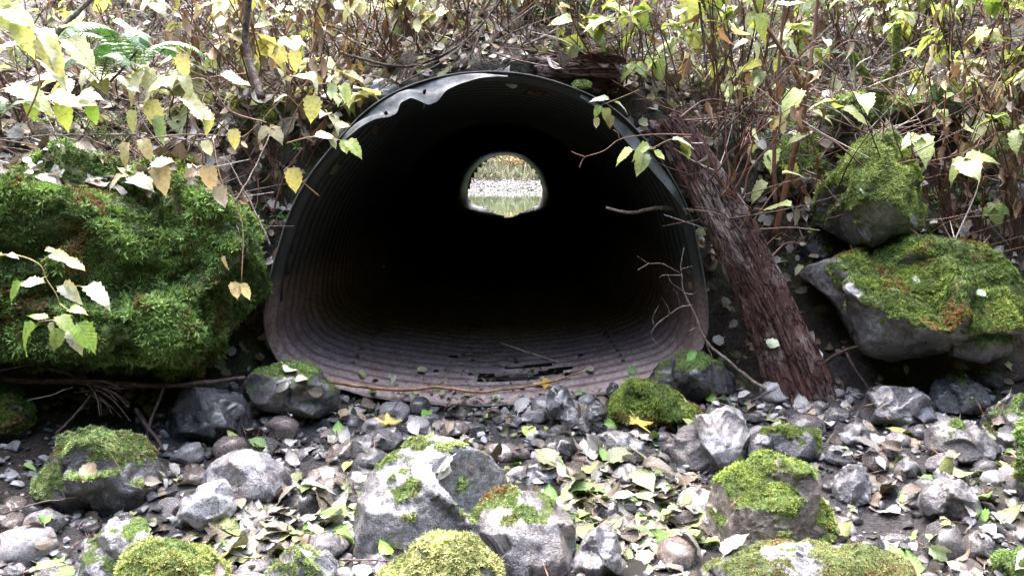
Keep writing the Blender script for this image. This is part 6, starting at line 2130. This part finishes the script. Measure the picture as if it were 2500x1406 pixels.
# ------------------------------------------------------------------ beyond the far end of the culvert
rf = np.random.default_rng(5)
for k, (px, py, Yd, w, h, c, lab) in enumerate([
        (1262, 415, 60, 1.1, 1.0, (.52, .36, .16), 'orange-tan bush seen through the far opening of the culvert'),
        (1300, 420, 61, 1.0, 1.2, (.40, .38, .18), 'yellowish bush at the right of the far opening'),
        (1215, 400, 63, 1.2, 2.0, (.20, .30, .10), 'green bush at the upper middle of the far opening'),
        (1175, 418, 60, 1.2, 1.1, (.33, .29, .18), 'brown dry bush at the left of the far opening'),
        (1250, 385, 66, 1.6, 1.8, (.28, .32, .22), 'grey-green bush at the top of the far opening')]):
    p = at(px, py, Yd)
    p[2] = np.interp(Yd, [52.5, 58, 70], [-.58, .15, 3.2])
    root = empty('far_bush', tuple(p))
    tag(root, lab, 'bush')
    n = 900
    q_ = rf.normal(size=(n, 3)) * np.array([w * .4, w * .4, h * .3]) + p + [0, 0, h * .5]
    gg = Geo()
    cl = np.array(c) * (.5 + rf.random((n, 1)))
    gg.scatter(LEAF_LOW[0], frames(rf.normal(size=(n, 3)) + [0, -.3, .6]) * .22, q_, cl)
    child(gg, 'foliage', M['withered'], root)
    gg = Geo()
    for s_ in range(8):
        gg.add(*tube(spline([p, p + rf.normal(size=3) * .25 + [0, 0, h * .5], p + rf.normal(size=3) * np.array([w * .4, w * .4, .2]) + [0, 0, h]], 8), np.linspace(.03, .01, 8), 5), col=(.2, .13, .09))
    child(gg, 'stem', M['stem'], root)
gg = Geo()
n = 5000
q_ = np.stack([rf.uniform(-5, 5, n), rf.uniform(56, 72, n), np.zeros(n)], 1)
q_[:, 2] = np.interp(q_[:, 1], [52.5, 58, 70, 160], [-.58, .15, 3.2, 40])
cl = np.array([(.17, .20, .12), (.26, .26, .17), (.30, .28, .22), (.12, .15, .09)])[rf.integers(0, 4, n)]
fr_ = frames(np.stack([rf.normal(size=n), rf.normal(size=n), .15 * np.ones(n)], 1), spin=np.tile([[1.0, .2, 0]], (n, 1)))
D = unit(np.stack([rf.normal(size=n) * .35, rf.normal(size=n) * .35, np.ones(n)], 1))
gg.scatter(leaf_tpl(4, 2, .06, 0, 0, .5, .5, 0), leaf_frames(D, rf.normal(size=(n, 3))) * (.5 + .7 * rf.random(n))[:, None, None], q_, cl)
tag(gg.build('far_bank_grass', M['withered']), kind='stuff')
gg = Geo()
n = 5000
q_ = np.stack([rf.uniform(-5, 5, n), rf.uniform(51.8, 56.5, n), np.zeros(n)], 1)
q_[:, 2] = np.interp(q_[:, 1], [50, 52.5, 58, 70], [-1.0, -.58, .15, 3.2])
s_ = .03 + .14 * rf.random(n) ** 2
cl = np.array([(.13, .125, .128), (.08, .077, .08), (.19, .18, .185), (.03, .03, .03)])[rf.integers(0, 4, n)]
gg.scatter((D2, [F2], np.zeros((len(D2), 2)), np.ones(len(D2))), frames(np.tile([[0, 0, 1.0]], (n, 1))) * s_[:, None, None], q_, cl)
tag(gg.build('far_gravel', M['gravel']), kind='stuff')

gg = Geo()  # unseen wood added beside and behind the far bank to lower its light
n = 3000
sx_ = np.where(rf.random(n) < .5, -1, 1)
q_ = np.stack([sx_ * rf.uniform(7, 12, n), rf.uniform(29, 78, n), rf.uniform(-.5, 14, n)], 1)
q_[:700, 0] = rf.uniform(-12, 12, 700)
q_[:700, 1] = rf.uniform(76, 84, 700)
q_[:700, 2] = rf.uniform(3, 20, 700)
cl = np.array([(.05, .08, .03), (.08, .11, .04), (.10, .09, .04)])[rf.integers(0, 3, n)]
gg.scatter(LEAF_LOW[0], frames(rf.normal(size=(n, 3))) * (1.2 + 1.2 * rf.random(n))[:, None, None], q_, cl)
tag(gg.build('far_sky_blocking_wood', M['moss']), kind='stuff')

# ------------------------------------------------------------------ unseen wood added round the camera to keep low sky out of the ravine
gg = Geo()
n = 6500
a = rf.uniform(math.radians(-215), math.radians(35), n)
Rd = rf.uniform(8.5, 13, n)
q_ = np.stack([np.cos(a) * Rd, np.sin(a) * Rd + 1.0, rf.uniform(.3, 11.5, n)], 1)
cl = np.array([(.05, .08, .02), (.08, .11, .03), (.10, .09, .03)])[rf.integers(0, 3, n)]
gg.scatter(LEAF_LOW[0], frames(rf.normal(size=(n, 3))) * (.9 + .8 * rf.random(n))[:, None, None], q_, cl)
for k in range(40):
    b = np.array([math.cos(a[k]) * 11, math.sin(a[k]) * 11 + 1, -1])
    gg.add(*tube(spline([b, b + [0, 0, 5], b + [.3, .2, 11]], 8), np.linspace(.3, .12, 8), 8), col=(.06, .045, .035))
tag(gg.build('sky_blocking_wood', M['moss']), kind='stuff')
bpy.context.view_layer.update()
